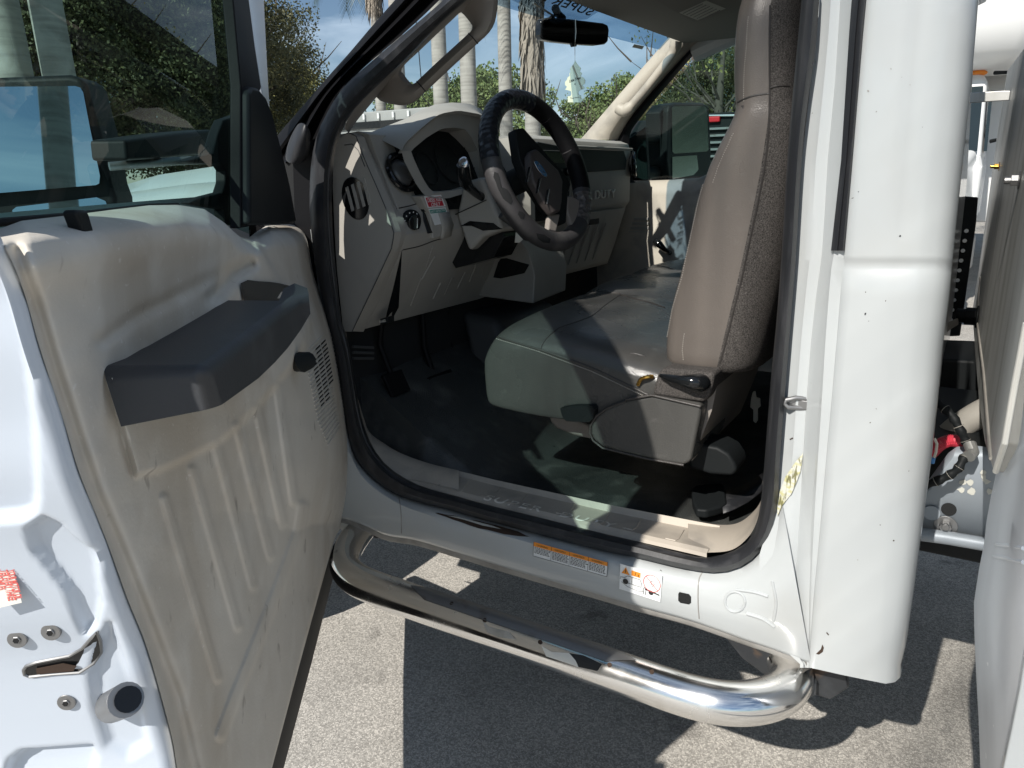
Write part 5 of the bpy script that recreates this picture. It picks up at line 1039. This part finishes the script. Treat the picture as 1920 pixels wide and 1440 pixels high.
for k in range(5): MB().tube([pc_-n0*.055+V((0, 0, .004*(k-2))), P(1795, 598+k*2.5, 'Y', pc_.y-.02), P(1778, 606+k*3, 'Y', pc_.y-.05), P(1765, 622+k*3, 'Y', pc_.y-.05)], .003, 6).build('wire', hosegrey, sb_)
# outer corner column of the side pack
le = [(1925, 600), (1905, 720), (1885, 830), (1868, 886), (1858, 930), (1850, 975), (1845, 1020), (1836, 1065), (1826, 1130), (1827, 1190), (1830, 1260), (1835, 1350), (1838, 1440), (1840, 1500)]
rows = []
for i, (x, y) in enumerate(le):
    k = min(1, i/4); s_ = 1 if y in (1020,) else 0
    rows.append([P(x+.5, y, 'Y', .1), P(x, y, 'Y', -.10), P(x+22*k+3, y+2, 'Y', -.16), P(x+40*k+8, y+4, 'Y', -.20-.01*s_), P(x+62*k+14, y+8, 'Y', -.22), P(x+110, y+14, 'Y', -.23), P(x+260, y+20, 'Y', -.235)])
side_ = MB().loft(rows).build('side_pack_corner', alu2, truck, ang=70, label='dull rounded lower corner of the side cabinet')
MB().tube([hit(side_, 1868, 1021, 0), hit(side_, 1890, 1023, 0), hit(side_, 1918, 1028, 0)], .003, 6).tube([hit(side_, 1864, 1043, 0), hit(side_, 1890, 1047, 0), hit(side_, 1918, 1054, 0)], .003, 6).build('pressed_rib', alu2, side_)
MB().prism([P(a, b, 'Y', -.26) for a, b in [(1924, 1215), (1912, 1290), (1896, 1370), (1880, 1445), (1872, 1500), (2050, 1500), (2050, 1215)]], (0, .02, 0)).build('white_cabinet_panel', white, truck, bevel=.003)
MB().prism([(.075, -.2, .85), (.5, -.23, .85), (.5, -.23, 1.78), (.075, -.2, 1.78)], (0, .01, 0)).build('side_pack_panel', white, truck) if 0 else None
MB().prism([(.112, -.22, .95), (2.6, -.22, .95), (2.6, -.22, 1.72), (.112, -.22, 1.72)], (0, 2.3, 0)).build('service_body_box', alu2, truck, bevel=.02)
MB().prism([(.16, -.235, 1.0), (.9, -.235, 1.0), (.9, -.235, 1.68), (.16, -.235, 1.68)], (0, .014, 0)).build('cabinet_door', alu2, truck, bevel=.004)
MB().tube([(1.35, -.15, .42), (1.35, .15, .42)], .42, 30).build('rear_wheel', rubberd, truck, bevel=.03)
# chassis rail and the clutter on it
rail = MB()
rail.loft([[P(x, y, 'Y', d) for x, y, d in r] for r in ([(1700, 925, .36), (1745, 898, .36), (1780, 850, .36), (1795, 838, .36), (1830, 836, .36), (1862, 840, .36), (1880, 842, .36)], [(1700, 940, .35), (1745, 918, .35), (1770, 880, .35), (1788, 858, .35), (1830, 858, .35), (1865, 862, .35), (1880, 862, .35)], [(1700, 995, .35), (1730, 995, .35), (1770, 1000, .35), (1790, 1004, .35), (1830, 1008, .35), (1865, 1012, .35), (1880, 1014, .35)])])
rl_ = rail.build('chassis_rail', galv, truck, ang=30, solid=.006, label='grey primed chassis rail with flaking paint')
MB().tube([P(1700, 998, 'Y', .33), P(1780, 1009, 'Y', .33), P(1880, 1026, 'Y', .33)], .014, 14).build('rail_tube', galv, rl_, ang=60)
MB().disc(P(1747, 961, 'Y', .346), (0, -1, 0), .016, .004, 20).build('rail_grommet', galv, rl_, bevel=.001)
MB().disc(P(1779, 955, 'Y', .347), (0, -1, 0), .014, .001, 20).build('rail_hole', gloss, rl_)
bb = MB().disc(P(1773, 986, 'Y', .346), (0, -1, 0), .022, .003, 24).disc(P(1773, 986, 'Y', .343), (0, -1, 0), .012, .012, 6).disc(P(1773, 986, 'Y', .332), (0, -1, 0), .007, .01, 12).build('rail_bolt', steel, rl_, bevel=.001)
random.seed(11)
mb = MB()
for k in range(9):
    cx, cy = random.uniform(1788, 1856), random.uniform(884, 922); n_ = random.randint(6, 9)
    mb.add([P(cx+random.uniform(4, 10)*math.cos(2*math.pi*i/n_), cy+random.uniform(3, 8)*math.sin(2*math.pi*i/n_), 'Y', .3455) for i in range(n_)], [list(range(n_))])
mb.build('flaking_paint', bone, rl_)
MB().prism([(-.25, .50, .60), (.3, .50, .60), (.3, .50, .87), (-.25, .50, .87)], (0, .5, 0)).build('battery_box', black, truck, bevel=.01)
MB().prism([P(a, b, 'Y', 1.15) for a, b in [(1740, 672), (1830, 676), (1834, 690), (1840, 720), (1845, 900), (1720, 900)]], (0, .3, 0)).build('fuel_tank', black, truck, bevel=.01)
MB().tube(smoothpath([P(1700, 890, 'Y', .62), P(1745, 850, 'Y', .62), P(1790, 808, 'Y', .62), P(1830, 780, 'Y', .62), P(1870, 760, 'Y', .62)], 4), .030, 16).build('filler_hose', hosegrey, truck)
hn = smoothpath([P(1740, 738, 'Y', .40), P(1757, 756, 'Y', .36), P(1782, 776, 'Y', .34), P(1800, 805, 'Y', .33), P(1812, 830, 'Y', .33), P(1822, 848, 'Y', .32), P(1808, 858, 'Y', .30), P(1795, 880, 'Y', .29), P(1770, 896, 'Y', .29), P(1735, 910, 'Y', .29)], 5)
loom = MB().tube(hn, [.0085+.0015*math.sin(i*1.7) for i in range(len(hn))], 12).build('wiring_loom', black, truck, ang=60)
MB().tube([P(1818, 832, 'Y', .318), P(1824, 848, 'Y', .305), P(1816, 856, 'Y', .29)], .0115, 10).build('foil_tape', alu, loom)
mb = MB()
for i in (8, 14, 19, 30, 34, 38, 42): mb.tube([hn[i], hn[min(i+1, len(hn)-1)].lerp(hn[i], .85)], .0100, 12)
mb.build('cable_tie', hosegrey, loom)
rh = smoothpath([P(1725, 868, 'Y', .40), P(1745, 850, 'Y', .38), P(1765, 832, 'Y', .37), P(1785, 826, 'Y', .37), P(1802, 830, 'Y', .38)], 14)
MB().tube(rh, [.0115+(.0014 if i % 2 else 0) for i in range(len(rh))], 12).build('red_conduit', redhose, truck, ang=20)
MB().tube([P(1749, 865, 'Y', .30), P(1755, 848, 'Y', .29), P(1757, 832, 'Y', .29), P(1752, 822, 'Y', .29)], .0028, 6).build('wire', cream, truck)
MB().tube([P(1747, 868, 'Y', .295), P(1749, 858, 'Y', .295)], .005, 8).build('crimp', bluep, truck)
pb_ = MB().prism([P(a, b, 'Y', 1.9) for a, b in [(1806, 368), (1834, 370), (1830, 420), (1800, 630), (1765, 632), (1760, 560)]], (0, .02, 0)).build('ladder_rack_post', black, truck, bevel=.004)
for k in range(10): MB().disc(P(1812-k*3.3, 433+k*18.5, 'Y', 1.897), (0, -1, 0), .007, .001, 14).build('post_hole', paper, pb_)
MB().prism([P(a, b, 'Y', 1.5) for a, b in [(1815, 174), (1880, 170), (1895, 170), (1892, 188), (1876, 189), (1815, 193)]], (0, .012, 0)).build('rack_bracket', alu, truck, bevel=.002)
# ================================================================= NEIGHBOURING VEHICLES
vg = mat('dark_vehicle_glass', (.02, .03, .035), .05); truckw = mat('fleet_white', (.72, .73, .72), .4, coat=.3)
nb = thing('box_truck', (-1.1, 8.2, 0), 'white box truck with an amber roof marker, nose toward the gap behind the cab', 'truck')
def bxm(x0, x1, y0, y1, z0, z1): return MB().box(((x0+x1)/2, (y0+y1)/2, (z0+z1)/2), (x1-x0, y1-y0, z1-z0))
cabn = MB().loft([[V(p) for p in r] for r in (
    [(-2.15, 7.6, .9), (-.03, 7.6, .9), (.0, 9.4, .9), (-2.2, 9.4, .9)], [(-2.15, 7.6, 1.45), (-.03, 7.6, 1.45), (.0, 9.4, 1.45), (-2.2, 9.4, 1.45)], [(-2.1, 8.0, 1.55), (-.06, 8.0, 1.55), (-.02, 9.4, 1.55), (-2.15, 9.4, 1.55)],
    [(-2.0, 8.35, 2.3), (-.10, 8.35, 2.3), (-.08, 9.4, 2.3), (-2.05, 9.4, 2.3)], [(-1.9, 8.55, 2.42), (-.16, 8.55, 2.42), (-.16, 9.4, 2.42), (-1.95, 9.4, 2.42)])], closed=True, caps=True).build('cab', truckw, nb, bevel=.05, seg=3)
MB().prism([(-1.98, 7.985, 1.60), (-.10, 7.985, 1.60), (-.13, 8.30, 2.25), (-1.94, 8.30, 2.25)], (0, -.02, .0)).build('windscreen', vg, nb)
MB().prism([(-.045, 8.1, 1.6), (-.045, 8.9, 1.6), (-.07, 8.9, 2.2), (-.07, 8.4, 2.2)], (.03, 0, 0)).build('side_window', vg, nb)
bn = MB().loft([[V(p) for p in r] for r in ([(-1.9, 6.3, 1.0), (-.3, 6.3, 1.0), (-.3, 6.35, 1.28), (-1.9, 6.35, 1.28)], [(-2.0, 6.9, .95), (-.12, 6.9, .95), (-.2, 6.9, 1.42), (-1.9, 6.9, 1.42)], [(-2.1, 7.9, .95), (-.03, 7.9, .95), (-.1, 7.9, 1.62), (-2.0, 7.9, 1.62)])], closed=True, caps=True).build('bonnet', truckw, nb, bevel=.05, seg=3)
for x in (-.42, -1.85): 
    hl = MB().box((x, 6.42, 1.10), (.32, .12, .18)).build('headlight', gloss, nb, bevel=.03); MB().ball((x, 6.36, 1.10), (.12, .03, .07)).build('lens', silver, hl)
MB().box((-1.1, 6.25, .75), (2.2, .2, .28)).build('bumper', steel, nb, bevel=.03)
MB().box((-1.1, 6.32, 1.12), (1.0, .06, .3)).build('grille', gloss, nb, bevel=.01)
for x in (-.20, -.85, -1.6): MB().ball((x, 8.52, 2.40), (.09, .04, .035)).build('roof_marker', amber, nb)
rows = []
for z, yf, k in ((2.40, 8.9, 0), (2.44, 8.3, .08), (2.56, 8.0, .06), (2.8, 7.9, .03), (3.5, 7.9, .0)):
    rows.append([V((-2.35+k, 11, z)), V((-2.35+k, yf+.25, z)), V((-2.15+k, yf, z)), V((.15-k, yf, z)), V((.36-k, yf+.25, z)), V((.36-k, 11, z))])
MB().loft(rows).loft([rows[-1], [V((p.x*.96-.04, p.y+.06, 3.62)) for p in rows[-1]], [V((-1, 10.5, 3.64))]*6]).build('box_body', truckw, nb, ang=60)
MB().prism([(-2.35, 9.5, .8), (.36, 9.5, .8), (.36, 9.5, 3.5), (-2.35, 9.5, 3.5)], (0, 5, 0)).build('cargo_box', truckw, nb, bevel=.03)
MB().tube([(.0, 8.3, 1.7), (.22, 8.2, 1.75), (.24, 8.2, 2.35), (-.05, 8.4, 2.38)], .02).box((.26, 8.2, 2.05), (.2, .08, .5)).build('side_mirror', black, nb, bevel=.01)
for x in (-.2, -1.95): MB().tube([(x-.12, 7.0, .5), (x+.12, 7.0, .5)], .5, 24).build('wheel', rubberd, nb, bevel=.03)
# black truck beyond the passenger window
bt = thing('parked_truck', (-3.8, 7.2, 0), 'black parked truck with a red light and slatted grille beyond the passenger window', 'truck')
o_ = P(1366, 225, 'Y', 6.5); gx = o_.x
tb = MB().box((gx-.6, 8.6, 1.35), (2.3, 4.0, .9)).build('body', gloss, bt, bevel=.06, seg=3)
MB().loft([[V((gx-1.65, 7.2, 1.8)), V((gx+.45, 7.2, 1.8)), V((gx+.45, 9.3, 1.8)), V((gx-1.65, 9.3, 1.8))], [V((gx-1.5, 7.6, o_.z+.12)), V((gx+.3, 7.6, o_.z+.12)), V((gx+.3, 9.2, o_.z+.12)), V((gx-1.5, 9.2, o_.z+.12))]], closed=True, caps=True).build('cab', black, bt, bevel=.05)
gr = MB()
gz = P(1366, 262, 'Y', 6.5)
bxm(gx-.35, gx+.4, 6.42, 6.6, gz.z-.25, o_.z+.07).build('grille', black, bt, bevel=.01)
for k in range(5): gr.box((gx+.02, 6.40, P(1366, 240+k*13, 'Y', 6.4).z), (.6, .03, .02))
gr.build('grille_slat', steel, bt)
MB().box(P(1338, 224, 'Y', 6.4), (.13, .04, .05)).build('red_light', mat('red_lens', (.6, .02, .03), .3), bt, bevel=.01)
MB().tube([P(1325, 217, 'Y', 6.4), P(1400, 216, 'Y', 6.4)], .012).build('chrome_strip', silver, bt)
MB().prism([P(a, b, 'Y', 6.4) for a, b in [(1216, 250), (1226, 233), (1236, 232), (1222, 252)]], (0, .03, 0)).build('mirror_cap', truckw, bt)
MB().prism([P(a, b, 'Y', 6.4) for a, b in [(1206, 293), (1236, 292), (1236, 309), (1206, 316)]], (0, .01, 0)).build('white_placard', paper, bt)
bxm(P(1190, 280, 'Y', 6.5).x, gx, 6.46, 6.9, 1.3, P(1240, 262, 'Y', 6.5).z).build('bonnet', gloss, bt, bevel=.05)
for x in (-.3, 1.0): MB().tube([(gx-.6+x-.5, 7.4, .45), (gx-.6+x-.3, 7.4, .45)], .45, 24).build('wheel', rubberd, bt, bevel=.03)
# pale trailer ahead through the windshield
tl = thing('parked_trailer', P(720, 330, 'Y', 12).to_tuple(), 'pale grey box trailer beyond the windshield, left of the palms', 'trailer'); 
a_, b_ = P(620, 240, 'Y', 13), P(815, 240, 'Y', 13)
t1 = P(720, 207, 'Y', 13).z; t2 = P(720, 226, 'Y', 13).z
grey = mat('trailer_grey', (.30, .31, .30), .6, var=[((.15, .16, .16), 1.5, .45, .7, .5, W1)])
MB().box(((a_.x+b_.x)/2, 13.6, (t1+1.0)/2), (b_.x-a_.x, 1.2, t1-1.0)).build('trailer_body', grey, tl, bevel=.03)
MB().box(((a_.x+b_.x)/2, 12.97, t2-.08), (b_.x-a_.x-.1, .04, .16)).build('dark_band', black, tl)
for k in range(7): MB().box((a_.x+.25+k*(b_.x-a_.x-.5)/6, 12.96, (t1+t2)/2), (.05, .04, t1-t2-.1)).build('body_rib', truckw, tl)
for k in (.3, .7): MB().tube([(a_.x+(b_.x-a_.x)*k, 13.0, .45), (a_.x+(b_.x-a_.x)*k, 13.25, .45)], .45, 24).build('wheel', rubberd, tl)
MB().box(((a_.x+b_.x)/2, 13.5, .85), (b_.x-a_.x, .9, .25)).build('trailer_frame', blacksteel, tl)
# ================================================================= TREES
def leafmat(name, c, c2):
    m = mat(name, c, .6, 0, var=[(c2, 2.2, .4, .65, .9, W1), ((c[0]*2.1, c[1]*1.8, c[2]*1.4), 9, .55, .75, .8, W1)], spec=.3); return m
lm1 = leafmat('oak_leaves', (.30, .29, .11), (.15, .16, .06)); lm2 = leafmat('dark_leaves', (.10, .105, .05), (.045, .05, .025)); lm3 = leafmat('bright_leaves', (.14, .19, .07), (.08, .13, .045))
bark = mat('bark', (.10, .085, .07), .9, 0, bump=('n', 12, .6, .03)); 
palmbark = mat('palm_bark', (.34, .33, .30), .85, 0, bump=('n', 6, .4, .02), var=[((.20, .19, .175), 1.2, .4, .65, .8, (1, 1, 14)), ((.42, .41, .38), 3, .5, .7, .6, W1)])
deadfrond = mat('dead_frond', (.27, .24, .20), .9); frond = mat('palm_frond', (.04, .06, .02), .5)
def crown_mesh(name, m, r, n, leaf, seed, parent, c, clumps=40, flat=.8):
    rnd = random.Random(seed); vs = []; fs = []
    for k in range(clumps):
        while True:
            d = V((rnd.uniform(-1, 1), rnd.uniform(-1, 1), rnd.uniform(-1, 1)))
            if .25 < d.length < 1: break
        d = d.normalized()*(.35+.65*rnd.random()**.6); cc = V((d.x*r, d.y*r, d.z*r*flat)); cr_ = r*rnd.uniform(.16, .34)*(.7 if clumps > 100 else 1)
        for i in range(n//clumps):
            g_ = V((rnd.gauss(0, 1), rnd.gauss(0, 1), rnd.gauss(0, .75))); g_ = g_.normalized()*cr_*rnd.random()**.45
            p = cc+g_; a = V((rnd.gauss(0, 1), rnd.gauss(0, 1), rnd.gauss(0, 1))).normalized(); b = a.cross(V((rnd.gauss(0, 1), rnd.gauss(0, 1), rnd.gauss(0, 1)))).normalized(); s_ = leaf*rnd.uniform(.5, 1.2)
            o = len(vs); vs += [c+p-a*s_, c+p+b*s_*.55, c+p+a*s_, c+p-b*s_*.55]; fs.append([o, o+1, o+2, o+3])
    me = bpy.data.meshes.new(name); me.from_pydata([tuple(v) for v in vs], [], fs); me.materials.append(m)
    o = bpy.data.objects.new(name, me); col.objects.link(o); return o
def limbs(h, r, seed, n=7, up=.55):
    rnd = random.Random(seed); mb = MB(); mb.tube([(0, 0, -.1), (.05, 0, h*.25), (-.05, .08, h*.5), (0, 0, h*.75)], [.26, .2, .15, .06], 9)
    for k in range(n):
        a = 2*math.pi*k/n+rnd.random(); z = h*rnd.uniform(.25, .5); p = V((0, 0, z)); path = [p]; rr = [.10]; d = V((math.cos(a)*.9, math.sin(a)*.9, up))
        for i in range(5):
            p = p+d*(r*.24); d = (d+V((rnd.uniform(-.4, .4), rnd.uniform(-.4, .4), rnd.uniform(-.1, .4)))).normalized(); path.append(p); rr.append(.10*(1-(i+1)/6)); 
            if i > 1:
                q = p; e = (d+V((rnd.uniform(-1, 1), rnd.uniform(-1, 1), rnd.uniform(-.2, .6)))).normalized(); mb.tube([q, q+e*r*.2, q+e*r*.38+V((0, 0, .1))], [.035, .022, .008], 5)
        mb.tube(path, [q*(.45 if n > 10 else 1) for q in rr], 7)
    return mb
protos = {}
def tree(kind, loc, s, label, group, rz=0):
    loc = V(loc); loc.z = 0
    if kind not in protos:
        h, r, n, leaf, m, cl, flat = dict(oak=(7.5, 3.4, 52000, .07, lm1, 150, .78), dark=(8, 4.2, 85000, .055, lm2, 170, .85), bright=(5, 2.6, 16000, .09, lm3, 50, .75), bare=(7.5, 3.4, 900, .07, lm1, 30, .8))[kind]
        root = thing('tree', (0, 0, 0), label, 'tree', group)
        t_ = limbs(h, r, 5, 16 if kind == 'bare' else 7, .8 if kind == 'bare' else .55).build('trunk', bark, None, ang=60); cr_ = crown_mesh('crown', m, r, n, leaf, 9+len(protos), None, V((0, 0, h*.62)), cl, flat)
        protos[kind] = (t_.data, cr_.data); bpy.data.objects.remove(t_); bpy.data.objects.remove(cr_)
    else: root = thing('tree', (0, 0, 0), label, 'tree', group)
    root.location = loc; root.scale = (s, s, s); root.rotation_euler = (0, 0, rz)
    for nm, me in zip(('trunk', 'crown'), protos[kind]):
        o = bpy.data.objects.new(nm, me); col.objects.link(o); o.parent = root
    return root
G0 = 'trees off to the side, seen only in the mirrors'
G1, G2 = 'shade trees along the edge of the lot', 'far trees seen through the windshield'
tree('oak', P(478, 330, 'Y', 31), 1.35, 'sunlit bushy oak between the door frame and the windshield pillar', G1)
tree('oak', P(600, 330, 'Y', 36), .95, 'smaller oak whose top slopes down beside the windshield pillar', G1, 2.0)
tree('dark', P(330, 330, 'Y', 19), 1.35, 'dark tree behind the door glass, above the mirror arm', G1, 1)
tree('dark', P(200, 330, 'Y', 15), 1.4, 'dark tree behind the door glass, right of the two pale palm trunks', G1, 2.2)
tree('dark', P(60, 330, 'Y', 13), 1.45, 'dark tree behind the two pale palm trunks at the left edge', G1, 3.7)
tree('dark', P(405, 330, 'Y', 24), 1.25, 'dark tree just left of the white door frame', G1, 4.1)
tree('bright', P(690, 330, 'Y', 36), .95, 'low green tree behind the pale trailer', G2, .5)
tree('bright', P(795, 330, 'Y', 38), 1.35, 'green tree behind the first palm trunk', G2, 3.1)
tree('bright', P(858, 330, 'Y', 38), 1.3, 'green tree between the second and third palm trunks', G2, 1.5)
tree('bright', P(918, 330, 'Y', 38), 1.45, 'bright green tree just left of the steering wheel top', G2, 2.5)
tree('bright', P(1040, 330, 'Y', 44), .95, 'small far tree right of the shaggy palm', G2, 3.5)
tree('bright', P(1100, 330, 'Y', 44), 1.12, 'far rounded tree below the hanging card', G2, 4.5)
tree('bright', P(1160, 330, 'Y', 44), 1.35, 'tallest far tree against the far windshield pillar', G2, 5.5)
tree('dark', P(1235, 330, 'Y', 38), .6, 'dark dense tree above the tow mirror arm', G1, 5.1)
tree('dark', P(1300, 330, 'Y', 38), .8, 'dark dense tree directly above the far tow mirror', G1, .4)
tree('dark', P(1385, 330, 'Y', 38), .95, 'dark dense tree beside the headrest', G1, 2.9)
tree('bare', P(1345, 330, 'Y', 30), 1.1, 'thinly leaved tree with bare branches over the far tow mirror', G1, 1.9)
tree('dark', P(1890, 300, 'Y', 30), 1.35, 'treetop just above the white box truck roof', G1, 1.1)
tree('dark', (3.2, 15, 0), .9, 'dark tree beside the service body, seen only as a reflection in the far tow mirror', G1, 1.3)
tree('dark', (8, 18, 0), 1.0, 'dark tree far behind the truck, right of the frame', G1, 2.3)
# palms
def palm(loc, hgt, r0, label, skirt=0, lean=(0, 0)):
    loc = V(loc); loc.z = 0; root = thing('palm_tree', loc, label, 'palm tree', 'palms in a row ahead of the truck')
    n = 26; path = [loc+V((lean[0]*k/n, lean[1]*k/n, -.1+hgt*k/n)) for k in range(n+1)]
    rr = [r0*(1+.14*math.sin(math.pi*min(1, k/n*1.2))-.12*k/n+.35*max(0, .08-k/n)*10*.3) for k in range(n+1)]
    MB().tube(path, rr, 20).build('trunk', palmbark, root, ang=80)
    top = path[-1]; mb = MB(); rnd = random.Random(int(loc.x*7))
    def fr_(z0, a, ln, dr, m_):
        p = V(z0); d = V((math.cos(a), math.sin(a), dr)).normalized(); pts = [p]
        for i in range(9): d = (d+V((0, 0, -.26))).normalized(); p = p+d*ln/9; pts.append(p)
        m_.tube(pts, [.03*(1-i/11) for i in range(10)], 5)
        for i in range(1, 10):
            for sgn in (-1, 1):
                for j in range(3):
                    q = pts[i-1].lerp(pts[i], j/3); sd = (pts[i]-pts[i-1]).cross(V((0, 0, 1))).normalized()*sgn; L0 = ln*.24*(1-abs(i-5)/7); tip = q+sd*L0*.8+V((0, 0, -L0*.6))+(pts[i]-pts[i-1])*1.2; wv = (pts[i]-pts[i-1])*.08
                    m_.add([q-wv, q+wv, tip], [[0, 1, 2]])
    for k in range(14): fr_(top+V((0, 0, .2)), k*2.4, 2.6, rnd.uniform(.3, 1.3), mb)
    mb.build('fronds', frond, root)
    if skirt:
        mb = MB()
        for k in range(260):
            a = rnd.uniform(0, 6.28); z = top.z-rnd.uniform(0, skirt); ln = rnd.uniform(.4, .9); p = V((top.x+math.cos(a)*r0*.95, top.y+math.sin(a)*r0*.95, z)); t_ = V((math.cos(a), math.sin(a), 0)); s_ = t_.cross(V((0, 0, 1)))*.035
            e1 = p+t_*rnd.uniform(.02, .12)+V((0, 0, -ln*.4)); e2 = p+t_*rnd.uniform(.02, .16)+V((0, 0, -ln)); mb.add([p-s_, p+s_, e1+s_*1.5, e2, e1-s_*1.5], [[0, 1, 2, 3, 4]])
        mb.build('dead_frond_skirt', deadfrond, root)
    return root
def pat(x, Y): return P(x, 330, 'Y', Y)
palm(pat(70, 4.0), 8.5, .20, 'thick pale palm trunk nearest the left edge', lean=(-.35, 0))
palm(pat(152, 4.2), 9, .17, 'pale palm trunk right of the thick one behind the door glass', lean=(-.35, 0))
palm(pat(-10, 3.2), 9, .2, 'shaded palm trunk cut by the left edge')
palm(pat(758, 15.5), 9.5, .16, 'palm trunk seen through the grab handle opening, left of the pair', .0, lean=(0, 0))
palm(pat(833, 14.5), 9, .17, 'palm with hanging fronds, seen through the grab handle opening', 1.2)
palm(pat(884, 13.5), 9, .165, 'palm trunk just right of the grab handle')
palm(pat(951, 12.5), 9, .125, 'slim palm trunk left of the rear view mirror')
palm(pat(1000, 12), 6.0, .14, 'shaggy palm behind the rear view mirror, draped in dead fronds', 2.6)
palm(pat(722, 17), 7.6, .14, 'palm whose dead fronds hang above the sloping pillar', 1.0)
palm((.18, -8.0, 0), 9, .13, 'palm behind the photographer, mirrored in the tow mirror')
# ================================================================= GROUND
def asphalt():
    m = bpy.data.materials.new('asphalt'); m.use_nodes = True; n = m.node_tree.nodes; l = m.node_tree.links.new; b = n['Principled BSDF']; b.inputs['Roughness'].default_value = .75
    t = n.new('ShaderNodeTexCoord'); v = n.new('ShaderNodeTexVoronoi'); v.inputs['Scale'].default_value = 230; v.inputs['Randomness'].default_value = 1; l(t.outputs['Object'], v.inputs['Vector'])
    r = n.new('ShaderNodeValToRGB'); r.color_ramp.elements[0].color = (.36, .342, .31, 1); r.color_ramp.elements[1].color = (.68, .645, .585, 1); r.color_ramp.elements[0].position = .1; r.color_ramp.elements[1].position = .95
    sp = n.new('ShaderNodeSeparateColor'); l(v.outputs['Color'], sp.inputs[0]); l(sp.outputs[0], r.inputs[0])
    v2 = n.new('ShaderNodeTexVoronoi'); v2.feature = 'DISTANCE_TO_EDGE'; v2.inputs['Scale'].default_value = 230; l(t.outputs['Object'], v2.inputs['Vector'])
    mr = n.new('ShaderNodeMapRange'); mr.inputs[1].default_value = .0; mr.inputs[2].default_value = .12; mr.inputs[3].default_value = .5; l(v2.outputs['Distance'], mr.inputs[0])
    mu = n.new('ShaderNodeMixRGB'); mu.blend_type = 'MULTIPLY'; mu.inputs[0].default_value = 1; l(r.outputs[0], mu.inputs[1]); l(mr.outputs[0], mu.inputs[2])
    q = n.new('ShaderNodeTexNoise'); q.inputs['Scale'].default_value = 3.2; q.inputs['Detail'].default_value = 5; l(t.outputs['Object'], q.inputs['Vector'])
    m2 = n.new('ShaderNodeMapRange'); m2.inputs[1].default_value = .3; m2.inputs[2].default_value = .75; m2.inputs[3].default_value = 1.1; m2.inputs[4].default_value = .80; l(q.outputs[0], m2.inputs[0])
    mv = n.new('ShaderNodeMixRGB'); mv.blend_type = 'MULTIPLY'; mv.inputs[0].default_value = 1; l(mu.outputs[0], mv.inputs[1]); l(m2.outputs[0], mv.inputs[2]); 
    q3 = n.new('ShaderNodeTexNoise'); q3.inputs['Scale'].default_value = 4.5; q3.inputs['Detail'].default_value = 3; l(t.outputs['Object'], q3.inputs['Vector'])
    m3 = n.new('ShaderNodeMapRange'); m3.inputs[1].default_value = .64; m3.inputs[2].default_value = .72; m3.inputs[3].default_value = 1.0; m3.inputs[4].default_value = .55; l(q3.outputs[0], m3.inputs[0])
    m4 = n.new('ShaderNodeMixRGB'); m4.blend_type = 'MULTIPLY'; m4.inputs[0].default_value = 1; l(mv.outputs[0], m4.inputs[1]); l(m3.outputs[0], m4.inputs[2]); l(m4.outputs[0], b.inputs['Base Color'])
    bp = n.new('ShaderNodeBump'); bp.inputs['Strength'].default_value = .6; bp.inputs['Distance'].default_value = .0022; l(sp.outputs[1], bp.inputs['Height']); l(bp.outputs[0], b.inputs['Normal'])
    return m
g = MB().add([(-400, -200, 0), (400, -200, 0), (400, 600, 0), (-400, 600, 0)], [[0, 1, 2, 3]]).build('ground', asphalt()); tag(g, kind='structure', label='rough grey asphalt lot')

for a_, b_ in LATE:
    nm = a_.name; joinmesh([a_, b_], nm)
